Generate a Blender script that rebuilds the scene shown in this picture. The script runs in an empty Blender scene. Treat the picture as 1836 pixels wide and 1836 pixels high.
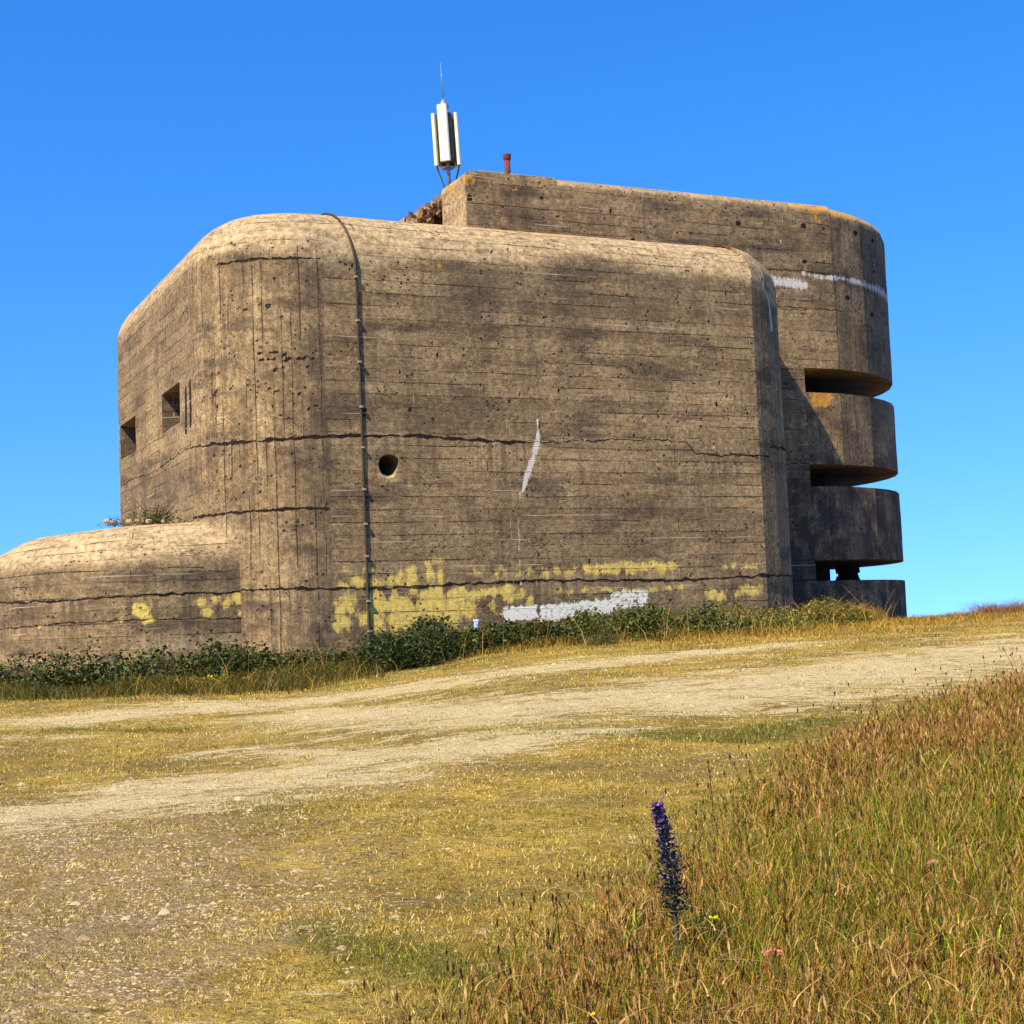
import bpy, math, random
import numpy as np
from mathutils import Vector, Matrix

rng = np.random.default_rng(7)
random.seed(7)
scene = bpy.context.scene
C = scene.collection

# ------------------------------------------------------------------ camera
EYE = 1.6
PITCH, ROLL, FPX = 0.0788, 0.0419, 2735.7
cam = bpy.data.cameras.new('camera')
cam.sensor_width = 36.0
cam.lens = FPX / 1836.0 * 36.0
cam.clip_start = 0.05
cam.clip_end = 60000
camo = bpy.data.objects.new('camera', cam)
C.objects.link(camo)
fw = Vector((0, math.cos(PITCH), math.sin(PITCH)))
xh = Vector((1, 0, 0))
yh = Vector((0, -math.sin(PITCH), math.cos(PITCH)))
Rt = xh * math.cos(ROLL) - yh * math.sin(ROLL)
Up = xh * math.sin(ROLL) + yh * math.cos(ROLL)
m3 = Matrix((Rt, Up, -fw)).transposed()
camo.matrix_world = Matrix.Translation((0, 0, EYE)) @ m3.to_4x4()
scene.camera = camo

# ------------------------------------------------------------------ sky, sun, exposure
YAW = 1.1305
UA = (math.sin(YAW), math.cos(YAW))       # along the front wall
VA = (-math.cos(YAW), math.sin(YAW))      # into the building
su, sv, sz = 1.95, 1.0, -2.55
D = Vector((su * UA[0] + sv * VA[0], su * UA[1] + sv * VA[1], sz)).normalized()
ELEV = math.asin(-D.z)
world = bpy.data.worlds.new("World")
scene.world = world
world.use_nodes = True
wn = world.node_tree
wn.nodes.clear()
sky = wn.nodes.new('ShaderNodeTexSky')
sky.sky_type = 'NISHITA'
sky.sun_disc = False
sky.sun_elevation = ELEV
sky.sun_rotation = math.atan2(-D.x, -D.y)
sky.altitude = 80
sky.air_density = 1.0
sky.dust_density = 0.0
sky.ozone_density = 6.0
wtc = wn.nodes.new('ShaderNodeTexCoord')
wmp = wn.nodes.new('ShaderNodeMapping')          # clear maritime air: little whitening towards the horizon
wmp.inputs['Location'].default_value = (0, 0, 0.15)
wmp.inputs['Scale'].default_value = (1, 1, 0.80)
wn.links.new(wtc.outputs['Generated'], wmp.inputs[0])
wn.links.new(wmp.outputs[0], sky.inputs[0])
hs = wn.nodes.new('ShaderNodeHueSaturation')
hs.inputs['Saturation'].default_value = 1.28
hs.inputs['Hue'].default_value = 0.508
bg = wn.nodes.new('ShaderNodeBackground')
bg.inputs['Strength'].default_value = 0.15
wo = wn.nodes.new('ShaderNodeOutputWorld')
wn.links.new(sky.outputs[0], hs.inputs['Color'])
wn.links.new(hs.outputs[0], bg.inputs[0])
wn.links.new(bg.outputs[0], wo.inputs[0])

sun = bpy.data.lights.new('sun', 'SUN')
sun.energy = 5.0
sun.angle = math.radians(0.5)
sun.color = (1.0, 0.88, 0.66)
suno = bpy.data.objects.new('sun', sun)
C.objects.link(suno)
suno.rotation_euler = D.to_track_quat('-Z', 'Y').to_euler()
suno.location = (-20, -30, 50)

vs = scene.view_settings
vs.view_transform = 'Standard'
vs.look = 'None'
vs.exposure = 0.82
vs.gamma = 1.0

# ------------------------------------------------------------------ node helper
class NG:
    def __init__(self, name):
        self.m = bpy.data.materials.new(name)
        self.m.use_nodes = True
        self.t = self.m.node_tree
        self.t.nodes.clear()
        self.out = self.t.nodes.new('ShaderNodeOutputMaterial')
        self.b = self.t.nodes.new('ShaderNodeBsdfPrincipled')
        self.t.links.new(self.b.outputs[0], self.out.inputs[0])
        self.b.inputs['Roughness'].default_value = 0.9
        self.b.inputs['Specular IOR Level'].default_value = 0.2
    def n(self, typ, **kw):
        nd = self.t.nodes.new(typ)
        for k, v in kw.items(): setattr(nd, k, v)
        return nd
    def put(self, sock, val):
        if hasattr(val, 'is_output'): self.t.links.new(val, sock)
        elif isinstance(val, (tuple, list)):
            sock.default_value = tuple(val) + ((1.0,) if len(val) == 3 and len(sock.default_value) == 4 else ())
        else: sock.default_value = val
    def math(self, op, a, b=0.0, c=None, clamp=False):
        nd = self.n('ShaderNodeMath', operation=op, use_clamp=clamp)
        self.put(nd.inputs[0], a); self.put(nd.inputs[1], b)
        if c is not None: self.put(nd.inputs[2], c)
        return nd.outputs[0]
    def mix(self, f, a, b, blend='MIX'):
        nd = self.n('ShaderNodeMix', data_type='RGBA', blend_type=blend)
        self.put(nd.inputs[0], f); self.put(nd.inputs[6], a); self.put(nd.inputs[7], b)
        return nd.outputs[2]
    def noise(self, vec, scale, detail=4, rough=0.55, dist=0.0):
        nd = self.n('ShaderNodeTexNoise')
        self.put(nd.inputs['Vector'], vec)
        nd.inputs['Scale'].default_value = scale
        nd.inputs['Detail'].default_value = detail
        nd.inputs['Roughness'].default_value = rough
        nd.inputs['Distortion'].default_value = dist
        return nd.outputs[0]
    def ramp(self, v, lo, hi, a=0.0, b=1.0):
        nd = self.n('ShaderNodeMapRange', interpolation_type='SMOOTHSTEP')
        self.put(nd.inputs[0], v)
        nd.inputs[1].default_value = lo; nd.inputs[2].default_value = hi
        nd.inputs[3].default_value = a; nd.inputs[4].default_value = b
        return nd.outputs[0]
    def mapping(self, vec, scale=(1, 1, 1), rot=(0, 0, 0), loc=(0, 0, 0)):
        nd = self.n('ShaderNodeMapping')
        self.put(nd.inputs[0], vec)
        nd.inputs[1].default_value = loc; nd.inputs[2].default_value = rot; nd.inputs[3].default_value = scale
        return nd.outputs[0]
    def attr(self, name):
        nd = self.n('ShaderNodeAttribute', attribute_name=name)
        return nd
    def bump(self, h, strength, dist):
        nd = self.n('ShaderNodeBump')
        nd.inputs['Strength'].default_value = strength
        nd.inputs['Distance'].default_value = dist
        self.put(nd.inputs['Height'], h)
        self.put(self.b.inputs['Normal'], nd.outputs[0])

# ------------------------------------------------------------------ materials
def mat_concrete():
    g = NG('board_marked_concrete')
    uv = g.n('ShaderNodeUVMap').outputs[0]
    uv.node.uv_map = 'UVMap'
    ob = g.n('ShaderNodeTexCoord').outputs['Object']
    vert = g.attr('vert').outputs['Fac']
    # wobble of the board edges
    wob = g.n('ShaderNodeTexNoise'); g.put(wob.inputs['Vector'], uv)
    wob.inputs['Scale'].default_value = 1.1; wob.inputs['Detail'].default_value = 3
    sub = g.n('ShaderNodeVectorMath', operation='SUBTRACT'); g.put(sub.inputs[0], wob.outputs[1]); sub.inputs[1].default_value = (.5, .5, .5)
    mul = g.n('ShaderNodeVectorMath', operation='SCALE'); g.put(mul.inputs[0], sub.outputs[0]); mul.inputs['Scale'].default_value = 0.07
    add = g.n('ShaderNodeVectorMath', operation='ADD'); g.put(add.inputs[0], uv); g.put(add.inputs[1], mul.outputs[0])
    uvw = add.outputs[0]
    def boards(vec, w, h, off):
        b = g.n('ShaderNodeTexBrick')
        b.offset = off; b.offset_frequency = 2
        g.put(b.inputs['Vector'], vec)
        b.inputs['Color1'].default_value = (0.15, 0.15, 0.15, 1); b.inputs['Color2'].default_value = (0.85, 0.85, 0.85, 1)
        b.inputs['Mortar'].default_value = (0.5, 0.5, 0.5, 1)
        b.inputs['Scale'].default_value = 1.0
        b.inputs['Mortar Size'].default_value = 0.013
        b.inputs['Mortar Smooth'].default_value = 0.45
        b.inputs['Brick Width'].default_value = w; b.inputs['Row Height'].default_value = h
        return b
    bh = boards(uvw, 7.3, 0.262, 0.37)
    bv = boards(g.mapping(uvw, rot=(0, 0, math.radians(90))), 4.9, 0.19, 0.23)
    lineh = bh.outputs['Fac']; linev = bv.outputs['Fac']
    line = g.math('ADD', g.math('MULTIPLY', lineh, g.math('SUBTRACT', 1.0, vert)), g.math('MULTIPLY', linev, vert))
    tone = g.mix(vert, bh.outputs['Color'], bv.outputs['Color'])
    # lines present only here and there
    gate = g.ramp(g.noise(g.mapping(uv, scale=(0.55, 3.1, 1)), 1.0, 4, .65), 0.43, 0.62)
    gatev = g.ramp(g.noise(g.mapping(uv, scale=(4.0, 0.35, 1)), 1.0, 3, .6), 0.46, 0.62)
    gate = g.math('ADD', g.math('MULTIPLY', gate, g.math('SUBTRACT', 1.0, vert)), g.math('MULTIPLY', gatev, vert))
    dots = g.ramp(g.noise(g.mapping(uv, scale=(1, 1, 1)), 15, 3, .7), .36, .56, .10, 1.15)
    lw = g.math('MULTIPLY', line, g.math('MULTIPLY', gate, dots), clamp=True)
    # base colour from weathering
    n1 = g.noise(ob, 0.55, 6, .6)
    n2 = g.noise(g.mapping(uv, scale=(0.5, 2.2, 1)), 1.3, 6, .62)
    n3 = g.noise(g.mapping(uv, scale=(3.2, 0.32, 1)), 1.0, 5, .6)
    n4 = g.noise(ob, 9.0, 6, .7)
    n5 = g.noise(ob, 38.0, 3, .7)
    base = g.mix(g.ramp(n1, .35, .66), (0.185, 0.124, 0.062), (0.350, 0.240, 0.116))
    base = g.mix(g.ramp(n2, .38, .66, 0, .75), base, (0.275, 0.180, 0.084))
    base = g.mix(g.math('MULTIPLY', g.ramp(n3, .50, .72), g.math('ADD', .5, g.math('MULTIPLY', vert, .3))), base, (0.100, 0.066, 0.040))
    base = g.mix(g.ramp(g.noise(g.mapping(uv, scale=(.8, 2.6, 1), loc=(7, 3, 0)), .7, 5, .6), .50, .66, 0, .75), base, (0.090, 0.060, 0.038))
    base = g.mix(0.26, base, tone, 'OVERLAY')
    mott = g.ramp(n4, .34, .68, .62, 1.34)
    base = g.mix(1.0, base, mott, 'MULTIPLY')
    grain = g.ramp(n5, .3, .7, .62, 1.34)
    base = g.mix(1.0, base, grain, 'MULTIPLY')
    fs = g.noise(g.mapping(uvw, scale=(2.2, 26, 1)), 1.0, 4, .6)
    fv = g.noise(g.mapping(uvw, scale=(24, 1.6, 1)), 1.0, 4, .6)
    fine = g.math('ADD', g.math('MULTIPLY', fs, g.math('SUBTRACT', 1.0, vert)), g.math('MULTIPLY', fv, vert))
    base = g.mix(1.0, base, g.ramp(fine, .32, .68, .86, 1.10), 'MULTIPLY')
    n6 = g.noise(ob, 3.2, 6, .7)
    base = g.mix(g.ramp(n6, .55, .72, 0, .5), base, (0.125, 0.082, 0.048))
    # stain and shade (dark), pale and lit-edge masks painted on the mesh
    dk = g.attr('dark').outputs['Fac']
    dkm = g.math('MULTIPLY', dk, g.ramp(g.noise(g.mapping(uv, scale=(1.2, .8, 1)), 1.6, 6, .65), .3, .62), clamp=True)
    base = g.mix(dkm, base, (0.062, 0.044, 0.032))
    pa = g.attr('pale').outputs['Fac']
    pam = g.math('MULTIPLY', pa, g.ramp(g.noise(g.mapping(uv, scale=(.8, 2.2, 1)), 2.0, 6, .65), .25, .6), clamp=True)
    base = g.mix(g.math('MULTIPLY', pam, .9), base, g.mix(1.0, (0.50, 0.355, 0.185), mott, 'MULTIPLY'))
    # pits and honeycombing
    v = g.n('ShaderNodeTexVoronoi', feature='F1'); g.put(v.inputs['Vector'], g.mapping(uvw, scale=(1, 1.25, 1))); v.inputs['Scale'].default_value = 6.5
    pg = g.ramp(g.noise(uv, 1.6, 4, .6), .42, .62)
    size = g.math('MULTIPLY', pg, 0.21)
    pit = g.math('SUBTRACT', size, v.outputs['Distance'])
    pit = g.ramp(pit, -0.02, 0.03)
    v2 = g.n('ShaderNodeTexVoronoi', feature='F1'); g.put(v2.inputs['Vector'], g.mapping(uvw, scale=(.55, 1.5, 1))); v2.inputs['Scale'].default_value = 15
    pg2 = g.ramp(g.noise(g.mapping(uv, loc=(3, 9, 0), scale=(.7, 1.4, 1)), 1.1, 5, .65), .46, .72)
    pit2 = g.ramp(g.math('SUBTRACT', g.math('MULTIPLY', pg2, .35), v2.outputs['Distance']), -.02, .05)
    pits = g.math('MAXIMUM', pit, g.math('MULTIPLY', pit2, .8))
    # named cracks: signed height above three lift joints
    ck = g.attr('ck').outputs['Vector']
    cw = g.attr('cw').outputs['Vector']
    s1 = g.n('ShaderNodeSeparateXYZ'); g.put(s1.inputs[0], ck)
    s2 = g.n('ShaderNodeSeparateXYZ'); g.put(s2.inputs[0], cw)
    cn = g.noise(g.mapping(uv, scale=(1, 1, 1)), 3.4, 5, .62)
    cnw = g.ramp(g.noise(g.mapping(uv, scale=(1.6, .5, 1)), 1.7, 4, .7), .28, .70, .12, 1.25)
    off = g.math('MULTIPLY', g.math('SUBTRACT', cn, .5), .20)
    runs = g.ramp(g.noise(g.mapping(uv, scale=(5.5, .22, 1), loc=(1, 2, 0)), 1.0, 5, .65), .50, .64)
    for i in range(3):
        below = g.math('MULTIPLY', g.ramp(s1.outputs[i], -1.5, -.05), g.ramp(s1.outputs[i], .0, .04, 1, 0))
        base = g.mix(g.math('MULTIPLY', g.math('MULTIPLY', below, runs), g.ramp(s2.outputs[i], .008, .024, 0, .62)), base, (0.075, 0.050, 0.032))
    crack = None
    for i in range(3):
        d = g.math('ABSOLUTE', g.math('ADD', s1.outputs[i], off))
        wdt = g.math('MULTIPLY', s2.outputs[i], cnw)
        c_ = g.ramp(g.math('SUBTRACT', wdt, d), -0.010, 0.010)
        c_ = g.math('MULTIPLY', c_, g.ramp(s2.outputs[i], .0, .004))
        crack = c_ if crack is None else g.math('MAXIMUM', crack, c_)
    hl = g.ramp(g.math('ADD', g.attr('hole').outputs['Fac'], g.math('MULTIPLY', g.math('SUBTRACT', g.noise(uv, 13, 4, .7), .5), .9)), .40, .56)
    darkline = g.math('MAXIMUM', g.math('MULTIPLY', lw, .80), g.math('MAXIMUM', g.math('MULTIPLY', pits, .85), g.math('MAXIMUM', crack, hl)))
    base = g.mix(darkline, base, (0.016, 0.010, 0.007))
    # thin bright edge along some board lines (lips that stand proud)
    bl = boards(g.mapping(uvw, loc=(1.7, 0.13, 0)), 4.2, 0.262 * 2, 0.5)
    lipm = g.math('MULTIPLY', g.math('MULTIPLY', bl.outputs['Fac'], g.math('SUBTRACT', 1.0, vert)), g.ramp(g.noise(g.mapping(uv, scale=(.5, 3, 1), loc=(11, 5, 0)), 1.2, 3, .6), .52, .62))
    base = g.mix(g.math('MULTIPLY', lipm, .55), base, (0.52, 0.43, 0.28))
    # paint, lime bloom and lichen
    pn = g.math('ADD', g.math('MULTIPLY', g.noise(g.mapping(uv, scale=(1.2, .7, 1)), 4.2, 6, .72), .6), g.math('MULTIPLY', g.noise(g.mapping(uv, scale=(1.3, .45, 1)), 13, 5, .75), .42))
    yl = g.attr('yellow').outputs['Fac']
    ylm = g.ramp(g.math('ADD', yl, g.math('MULTIPLY', g.math('SUBTRACT', pn, .5), 5.0)), .25, .95)
    ycol = g.mix(g.ramp(g.noise(uv, 7, 4, .7), .35, .7), (0.74, 0.53, 0.12), (0.46, 0.33, 0.085))
    ylm = g.math('MULTIPLY', ylm, g.ramp(yl, .03, .2))
    base = g.mix(g.math('MULTIPLY', ylm, g.math('SUBTRACT', 1.0, g.math('MULTIPLY', darkline, .9))), base, ycol)
    wh = g.attr('white').outputs['Fac']
    whm = g.ramp(g.math('ADD', wh, g.math('MULTIPLY', g.math('SUBTRACT', g.noise(g.mapping(uv, scale=(1, .8, 1)), 10, 6, .78), .5), 3.4)), .28, .60)
    whm = g.math('MULTIPLY', whm, g.math('ADD', .25, g.ramp(wh, .03, .2), clamp=True))
    base = g.mix(whm, base, (0.72, 0.68, 0.55))
    lm = g.attr('lime').outputs['Fac']
    lmn = g.noise(g.mapping(uv, scale=(2.4, .7, 1)), 5, 6, .75)
    lmm = g.ramp(g.math('ADD', lm, g.math('MULTIPLY', g.math('SUBTRACT', lmn, .5), 2.4)), .44, .78, 0, .92)
    base = g.mix(lmm, base, (0.62, 0.56, 0.47))
    li = g.attr('lichen').outputs['Fac']
    lim = g.ramp(g.math('ADD', li, g.math('MULTIPLY', g.math('SUBTRACT', g.noise(ob, 3.2, 6, .7), .5), 1.6)), .52, .66)
    base = g.mix(g.math('MULTIPLY', lim, .85), base, g.mix(g.ramp(g.noise(ob, 11, 4, .7), .4, .65), (0.60, 0.28, 0.035), (0.42, 0.20, 0.045)))
    g.put(g.b.inputs['Base Color'], base)
    h = g.math('MULTIPLY', g.math('MULTIPLY', n4, 1.0), .35)
    h = g.math('SUBTRACT', h, g.math('MULTIPLY', darkline, .9))
    tb = g.n('ShaderNodeSeparateColor'); g.put(tb.inputs[0], tone)
    h = g.math('ADD', h, g.math('MULTIPLY', tb.outputs[0], .35))
    h = g.math('ADD', h, g.math('MULTIPLY', n5, .12))
    h = g.math('ADD', h, g.math('MULTIPLY', fine, .14))
    g.bump(h, 0.9, 0.045)
    g.b.inputs['Roughness'].default_value = 0.95
    return g.m

def mat_simple(name, c1, c2, scale=8, rough=.8, metal=0.0, bump=0.0, spec=.3):
    g = NG(name)
    ob = g.n('ShaderNodeTexCoord').outputs['Object']
    n = g.noise(ob, scale, 5, .65)
    g.put(g.b.inputs['Base Color'], g.mix(g.ramp(n, .32, .68), c1, c2))
    g.b.inputs['Roughness'].default_value = rough
    g.b.inputs['Metallic'].default_value = metal
    g.b.inputs['Specular IOR Level'].default_value = spec
    if bump: g.bump(n, bump, .02)
    return g.m

def mat_leafy(name, trans=0.25, rough=.6):
    """colour per blade or leaf, read from the mesh"""
    g = NG(name)
    a = g.attr('col').outputs['Color']
    ob = g.n('ShaderNodeTexCoord').outputs['Object']
    c = g.mix(1.0, a, g.ramp(g.noise(ob, 60, 2, .5), .3, .7, .8, 1.2), 'MULTIPLY')
    g.put(g.b.inputs['Base Color'], c)
    g.b.inputs['Roughness'].default_value = rough
    g.b.inputs['Specular IOR Level'].default_value = .25
    tr = g.n('ShaderNodeBsdfTranslucent')
    g.put(tr.inputs[0], c)
    mx = g.n('ShaderNodeMixShader'); mx.inputs[0].default_value = trans
    g.t.links.new(g.b.outputs[0], mx.inputs[1]); g.t.links.new(tr.outputs[0], mx.inputs[2])
    g.t.links.new(mx.outputs[0], g.out.inputs[0])
    return g.m

def mat_ground():
    g = NG('trodden_turf')
    ob = g.n('ShaderNodeTexCoord').outputs['Object']
    st = g.mapping(ob, scale=(1.0, 1.0, 1.0))
    n1 = g.noise(st, 1.1, 6, .62)
    n2 = g.noise(st, 5.5, 6, .68)
    n3 = g.noise(st, 24, 5, .7)
    n4 = g.noise(st, 75, 3, .7)
    col = g.mix(g.ramp(g.math('ADD', g.math('MULTIPLY', n1, .5), g.math('MULTIPLY', n2, .5)), .40, .60), (0.38, 0.235, 0.045), (0.84, 0.565, 0.115))
    col = g.mix(g.ramp(n2, .44, .68, 0, .75), col, (0.30, 0.24, 0.028))
    col = g.mix(g.ramp(g.noise(g.mapping(ob, loc=(4, 8, 0)), 2.4, 5, .65), .54, .70, 0, .55), col, (0.36, 0.235, 0.115))
    big = g.noise(g.mapping(ob, scale=(.7, 1.3, 1), loc=(9, 4, 0)), .55, 6, .68)
    col = g.mix(g.ramp(big, .44, .62, 0, .62), col, (0.30, 0.215, 0.085))
    col = g.mix(g.ramp(g.noise(g.mapping(ob, loc=(3, 3, 0)), 3.6, 7, .75), .52, .66, 0, .6), col, (0.235, 0.155, 0.062))
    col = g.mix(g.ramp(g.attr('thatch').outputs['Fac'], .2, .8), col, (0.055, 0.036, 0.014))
    gr = g.attr('green').outputs['Fac']
    gm = g.ramp(g.math('ADD', gr, g.math('MULTIPLY', g.math('SUBTRACT', n2, .5), 1.1)), .40, .75)
    col = g.mix(g.math('MULTIPLY', gm, .85), col, g.mix(g.ramp(n3, .35, .65), (0.105, 0.115, 0.016), (0.24, 0.215, 0.035)))
    gy = g.attr('grey').outputs['Fac']
    bsum_ = g.math('ADD', g.math('MULTIPLY', g.math('SUBTRACT', n2, .5), 2.2), g.math('MULTIPLY', g.math('SUBTRACT', g.noise(g.mapping(ob, scale=(.8, 1.4, 1), loc=(2, 6, 0)), 9, 6, .75), .5), 2.2))
    gym = g.ramp(g.math('ADD', g.math('MULTIPLY', gy, .8), bsum_) , .30, .95)
    col = g.mix(g.math('MULTIPLY', gym, .9), col, g.mix(g.ramp(n3, .35, .65), (0.30, 0.20, 0.10), (0.64, 0.46, 0.23)))
    ba = g.attr('bare').outputs['Fac']
    bn = g.noise(g.mapping(ob, scale=(.6, 1.25, 1), rot=(0, 0, -.25)), 1.6, 9, .78)
    bs = g.noise(g.mapping(ob, scale=(.7, 1.5, 1), rot=(0, 0, -.25)), 7.5, 6, .75)
    bsum = g.math('ADD', g.math('MULTIPLY', g.math('SUBTRACT', bn, .5), 3.8), g.math('MULTIPLY', g.math('SUBTRACT', bs, .5), 3.4))
    bam = g.ramp(g.math('ADD', g.math('MULTIPLY', ba, .95), bsum), .36, .80)
    col = g.mix(g.math('MULTIPLY', bam, .92), col, g.mix(g.ramp(n3, .35, .65), (0.84, 0.61, 0.25), (0.97, 0.83, 0.48)))
    n7 = g.noise(g.mapping(ob, scale=(1, 1.3, 1), loc=(5, 1, 0)), 11, 6, .72)
    col = g.mix(g.math('MULTIPLY', g.ramp(n7, .53, .68, 0, .68), g.math('SUBTRACT', 1.0, g.math('MULTIPLY', bam, .6))), col, (0.19, 0.125, 0.035))  # dark spots painted in as shadows of grass tufts
    spk = g.math('MULTIPLY', g.ramp(n3, .53, .64, 0, .80), g.math('SUBTRACT', 1.0, g.math('MULTIPLY', bam, .5)))
    col = g.mix(spk, col, (0.105, 0.066, 0.022))
    spl = g.ramp(n4, .60, .74, 0, .5)
    col = g.mix(spl, col, (0.78, 0.62, 0.33))
    g.put(g.b.inputs['Base Color'], col)
    g.b.inputs['Roughness'].default_value = 1.0
    g.b.inputs['Specular IOR Level'].default_value = .05
    h = g.math('ADD', g.math('MULTIPLY', n3, .6), g.math('MULTIPLY', n2, .7))
    h = g.math('ADD', h, g.math('MULTIPLY', n4, .25))
    h = g.math('ADD', h, g.math('MULTIPLY', n7, .9))
    g.bump(h, 1.0, .13)
    return g.m

M_CON = mat_concrete()
M_GROUND = mat_ground()
M_GRASS = mat_leafy('grass_blades', .30)
M_LEAF = mat_leafy('bramble_leaves', .18, .5)
M_FLOWER = mat_leafy('petals', .25)
M_DARK = mat_simple('shaded_interior', (0.018, 0.014, 0.010), (0.035, 0.027, 0.02), 4, 1)  # near-black colour stands in for shade inside the openings
M_RUBBLE = mat_simple('broken_concrete', (0.10, 0.055, 0.03), (0.34, 0.22, 0.12), 9, 1, bump=1.0)
M_CABLE = mat_simple('black_sheath', (0.035, 0.022, 0.014), (0.075, 0.050, 0.032), 30, .6)
M_CLIP = mat_simple('galvanised_clip', (0.24, 0.20, 0.15), (0.40, 0.35, 0.27), 30, .5, .3)
M_RUST = mat_simple('rusty_iron', (0.10, 0.022, 0.014), (0.19, 0.045, 0.022), 22, .85, bump=.4)
M_PANEL = mat_simple('cream_radome', (0.66, 0.62, 0.44), (0.78, 0.74, 0.55), 3, .45)
M_PBACK = mat_simple('olive_metal_back', (0.07, 0.065, 0.035), (0.12, 0.11, 0.06), 9, .6, .2)
M_STEEL = mat_simple('dull_steel', (0.16, 0.17, 0.18), (0.30, 0.31, 0.33), 20, .5, .5)
M_POST = mat_simple('pale_blue_plastic', (0.30, 0.45, 0.66), (0.42, 0.56, 0.74), 12, .5)
M_STONE = mat_simple('pale_stones', (0.22, 0.16, 0.09), (0.50, 0.38, 0.22), 3, 1)
M_STEM = mat_simple('green_stem', (0.03, 0.035, 0.02), (0.07, 0.075, 0.03), 40, .8)
def mat_water():
    g = NG('sea_water')
    ob = g.n('ShaderNodeTexCoord').outputs['Object']
    g.put(g.b.inputs['Base Color'], g.mix(g.noise(ob, .002, 4), (0.03, 0.12, 0.24), (0.05, 0.17, 0.32)))
    g.b.inputs['Roughness'].default_value = .35
    g.b.inputs['Specular IOR Level'].default_value = .5
    g.bump(g.noise(ob, .15, 6, .7), .6, 1.0)
    return g.m
M_SEA = mat_water()

# ------------------------------------------------------------------ mesh helpers
def mesh_obj(name, verts, faces, mat, parent=None, uv=None, attrs=None, smooth=False, link=True):
    me = bpy.data.meshes.new(name)
    if isinstance(faces, np.ndarray):
        nv, nf, k = len(verts), len(faces), faces.shape[1]
        me.vertices.add(nv); me.vertices.foreach_set('co', np.asarray(verts, np.float32).ravel())
        me.loops.add(nf * k); me.loops.foreach_set('vertex_index', faces.astype(np.int32).ravel())
        me.polygons.add(nf); me.polygons.foreach_set('loop_start', np.arange(0, nf * k, k, dtype=np.int32))
        me.polygons.foreach_set('loop_total', np.full(nf, k, np.int32))
        me.update(calc_edges=True)
    else:
        me.from_pydata([tuple(v) for v in verts], [], faces)
        me.update()
    if uv is not None:
        lay = me.uv_layers.new(name='UVMap')
        li = np.zeros(len(me.loops), np.int32); me.loops.foreach_get('vertex_index', li)
        lay.data.foreach_set('uv', np.asarray(uv, np.float32)[li].ravel())
    for k_, val in (attrs or {}).items():
        val = np.asarray(val, np.float32)
        if val.ndim == 1:
            a = me.attributes.new(k_, 'FLOAT', 'POINT'); a.data.foreach_set('value', val)
        elif val.shape[1] == 3:
            a = me.attributes.new(k_, 'FLOAT_VECTOR', 'POINT'); a.data.foreach_set('vector', val.ravel())
        else:
            a = me.attributes.new(k_, 'FLOAT_COLOR', 'POINT'); a.data.foreach_set('color', val.ravel())
    if smooth:
        me.polygons.foreach_set('use_smooth', np.ones(len(me.polygons), bool))
    me.materials.append(mat)
    o = bpy.data.objects.new(name, me)
    if link: C.objects.link(o)
    if parent is not None: o.parent = parent
    return o

def tag(o, label, cat, group=None, kind=None):
    if label: o['label'] = label
    if cat: o['category'] = cat
    if group: o['group'] = group
    if kind: o['kind'] = kind
    return o

def empty(name, loc, rz=0.0):
    o = bpy.data.objects.new(name, None)
    C.objects.link(o)
    o.location = loc
    o.rotation_euler = (0, 0, rz)
    return o

def uv2w(u, v):
    return u * UA[0] + v * VA[0], u * UA[1] + v * VA[1]

class B:
    """collects simple solids into one mesh"""
    def __init__(s): s.v = []; s.f = []
    def add(s, vs, fs):
        k = len(s.v); s.v += [tuple(p) for p in vs]; s.f += [tuple(i + k for i in f) for f in fs]
    def box(s, c, d, bev=0.0, rot=None):
        x, y, z = d[0] / 2, d[1] / 2, d[2] / 2
        b = min(bev, x * .6, y * .6)
        pl = [(-x + b, -y), (x - b, -y), (x, -y + b), (x, y - b), (x - b, y), (-x + b, y), (-x, y - b), (-x, -y + b)] if b > 0 else [(-x, -y), (x, -y), (x, y), (-x, y)]
        n = len(pl)
        vs = [Vector((p[0], p[1], -z)) for p in pl] + [Vector((p[0], p[1], z)) for p in pl]
        if rot is not None: vs = [rot @ q for q in vs]
        c = Vector(c)
        s.add([q + c for q in vs], [tuple(reversed(range(n))), tuple(range(n, 2 * n))] + [(i, (i + 1) % n, n + (i + 1) % n, n + i) for i in range(n)])
    def tube(s, pts, r, seg=10, cap=True):
        pts = [Vector(p) for p in pts]
        rs = r if isinstance(r, (list, tuple)) else [r] * len(pts)
        k = len(s.v)
        for i, p in enumerate(pts):
            t = (pts[min(i + 1, len(pts) - 1)] - pts[max(i - 1, 0)]).normalized()
            a = t.orthogonal().normalized() if i == 0 else (a - t * a.dot(t)).normalized()
            b = t.cross(a)
            for j in range(seg):
                an = 2 * math.pi * j / seg
                s.v.append(tuple(p + (a * math.cos(an) + b * math.sin(an)) * rs[i]))
        for i in range(len(pts) - 1):
            for j in range(seg):
                s.f.append((k + i * seg + j, k + i * seg + (j + 1) % seg, k + (i + 1) * seg + (j + 1) % seg, k + (i + 1) * seg + j))
        if cap:
            s.f.append(tuple(reversed(range(k, k + seg))))
            s.f.append(tuple(range(k + (len(pts) - 1) * seg, k + len(pts) * seg)))
    def build(s, name, mat, parent=None, smooth=False):
        return mesh_obj(name, s.v, s.f, mat, parent, smooth=smooth)

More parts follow.
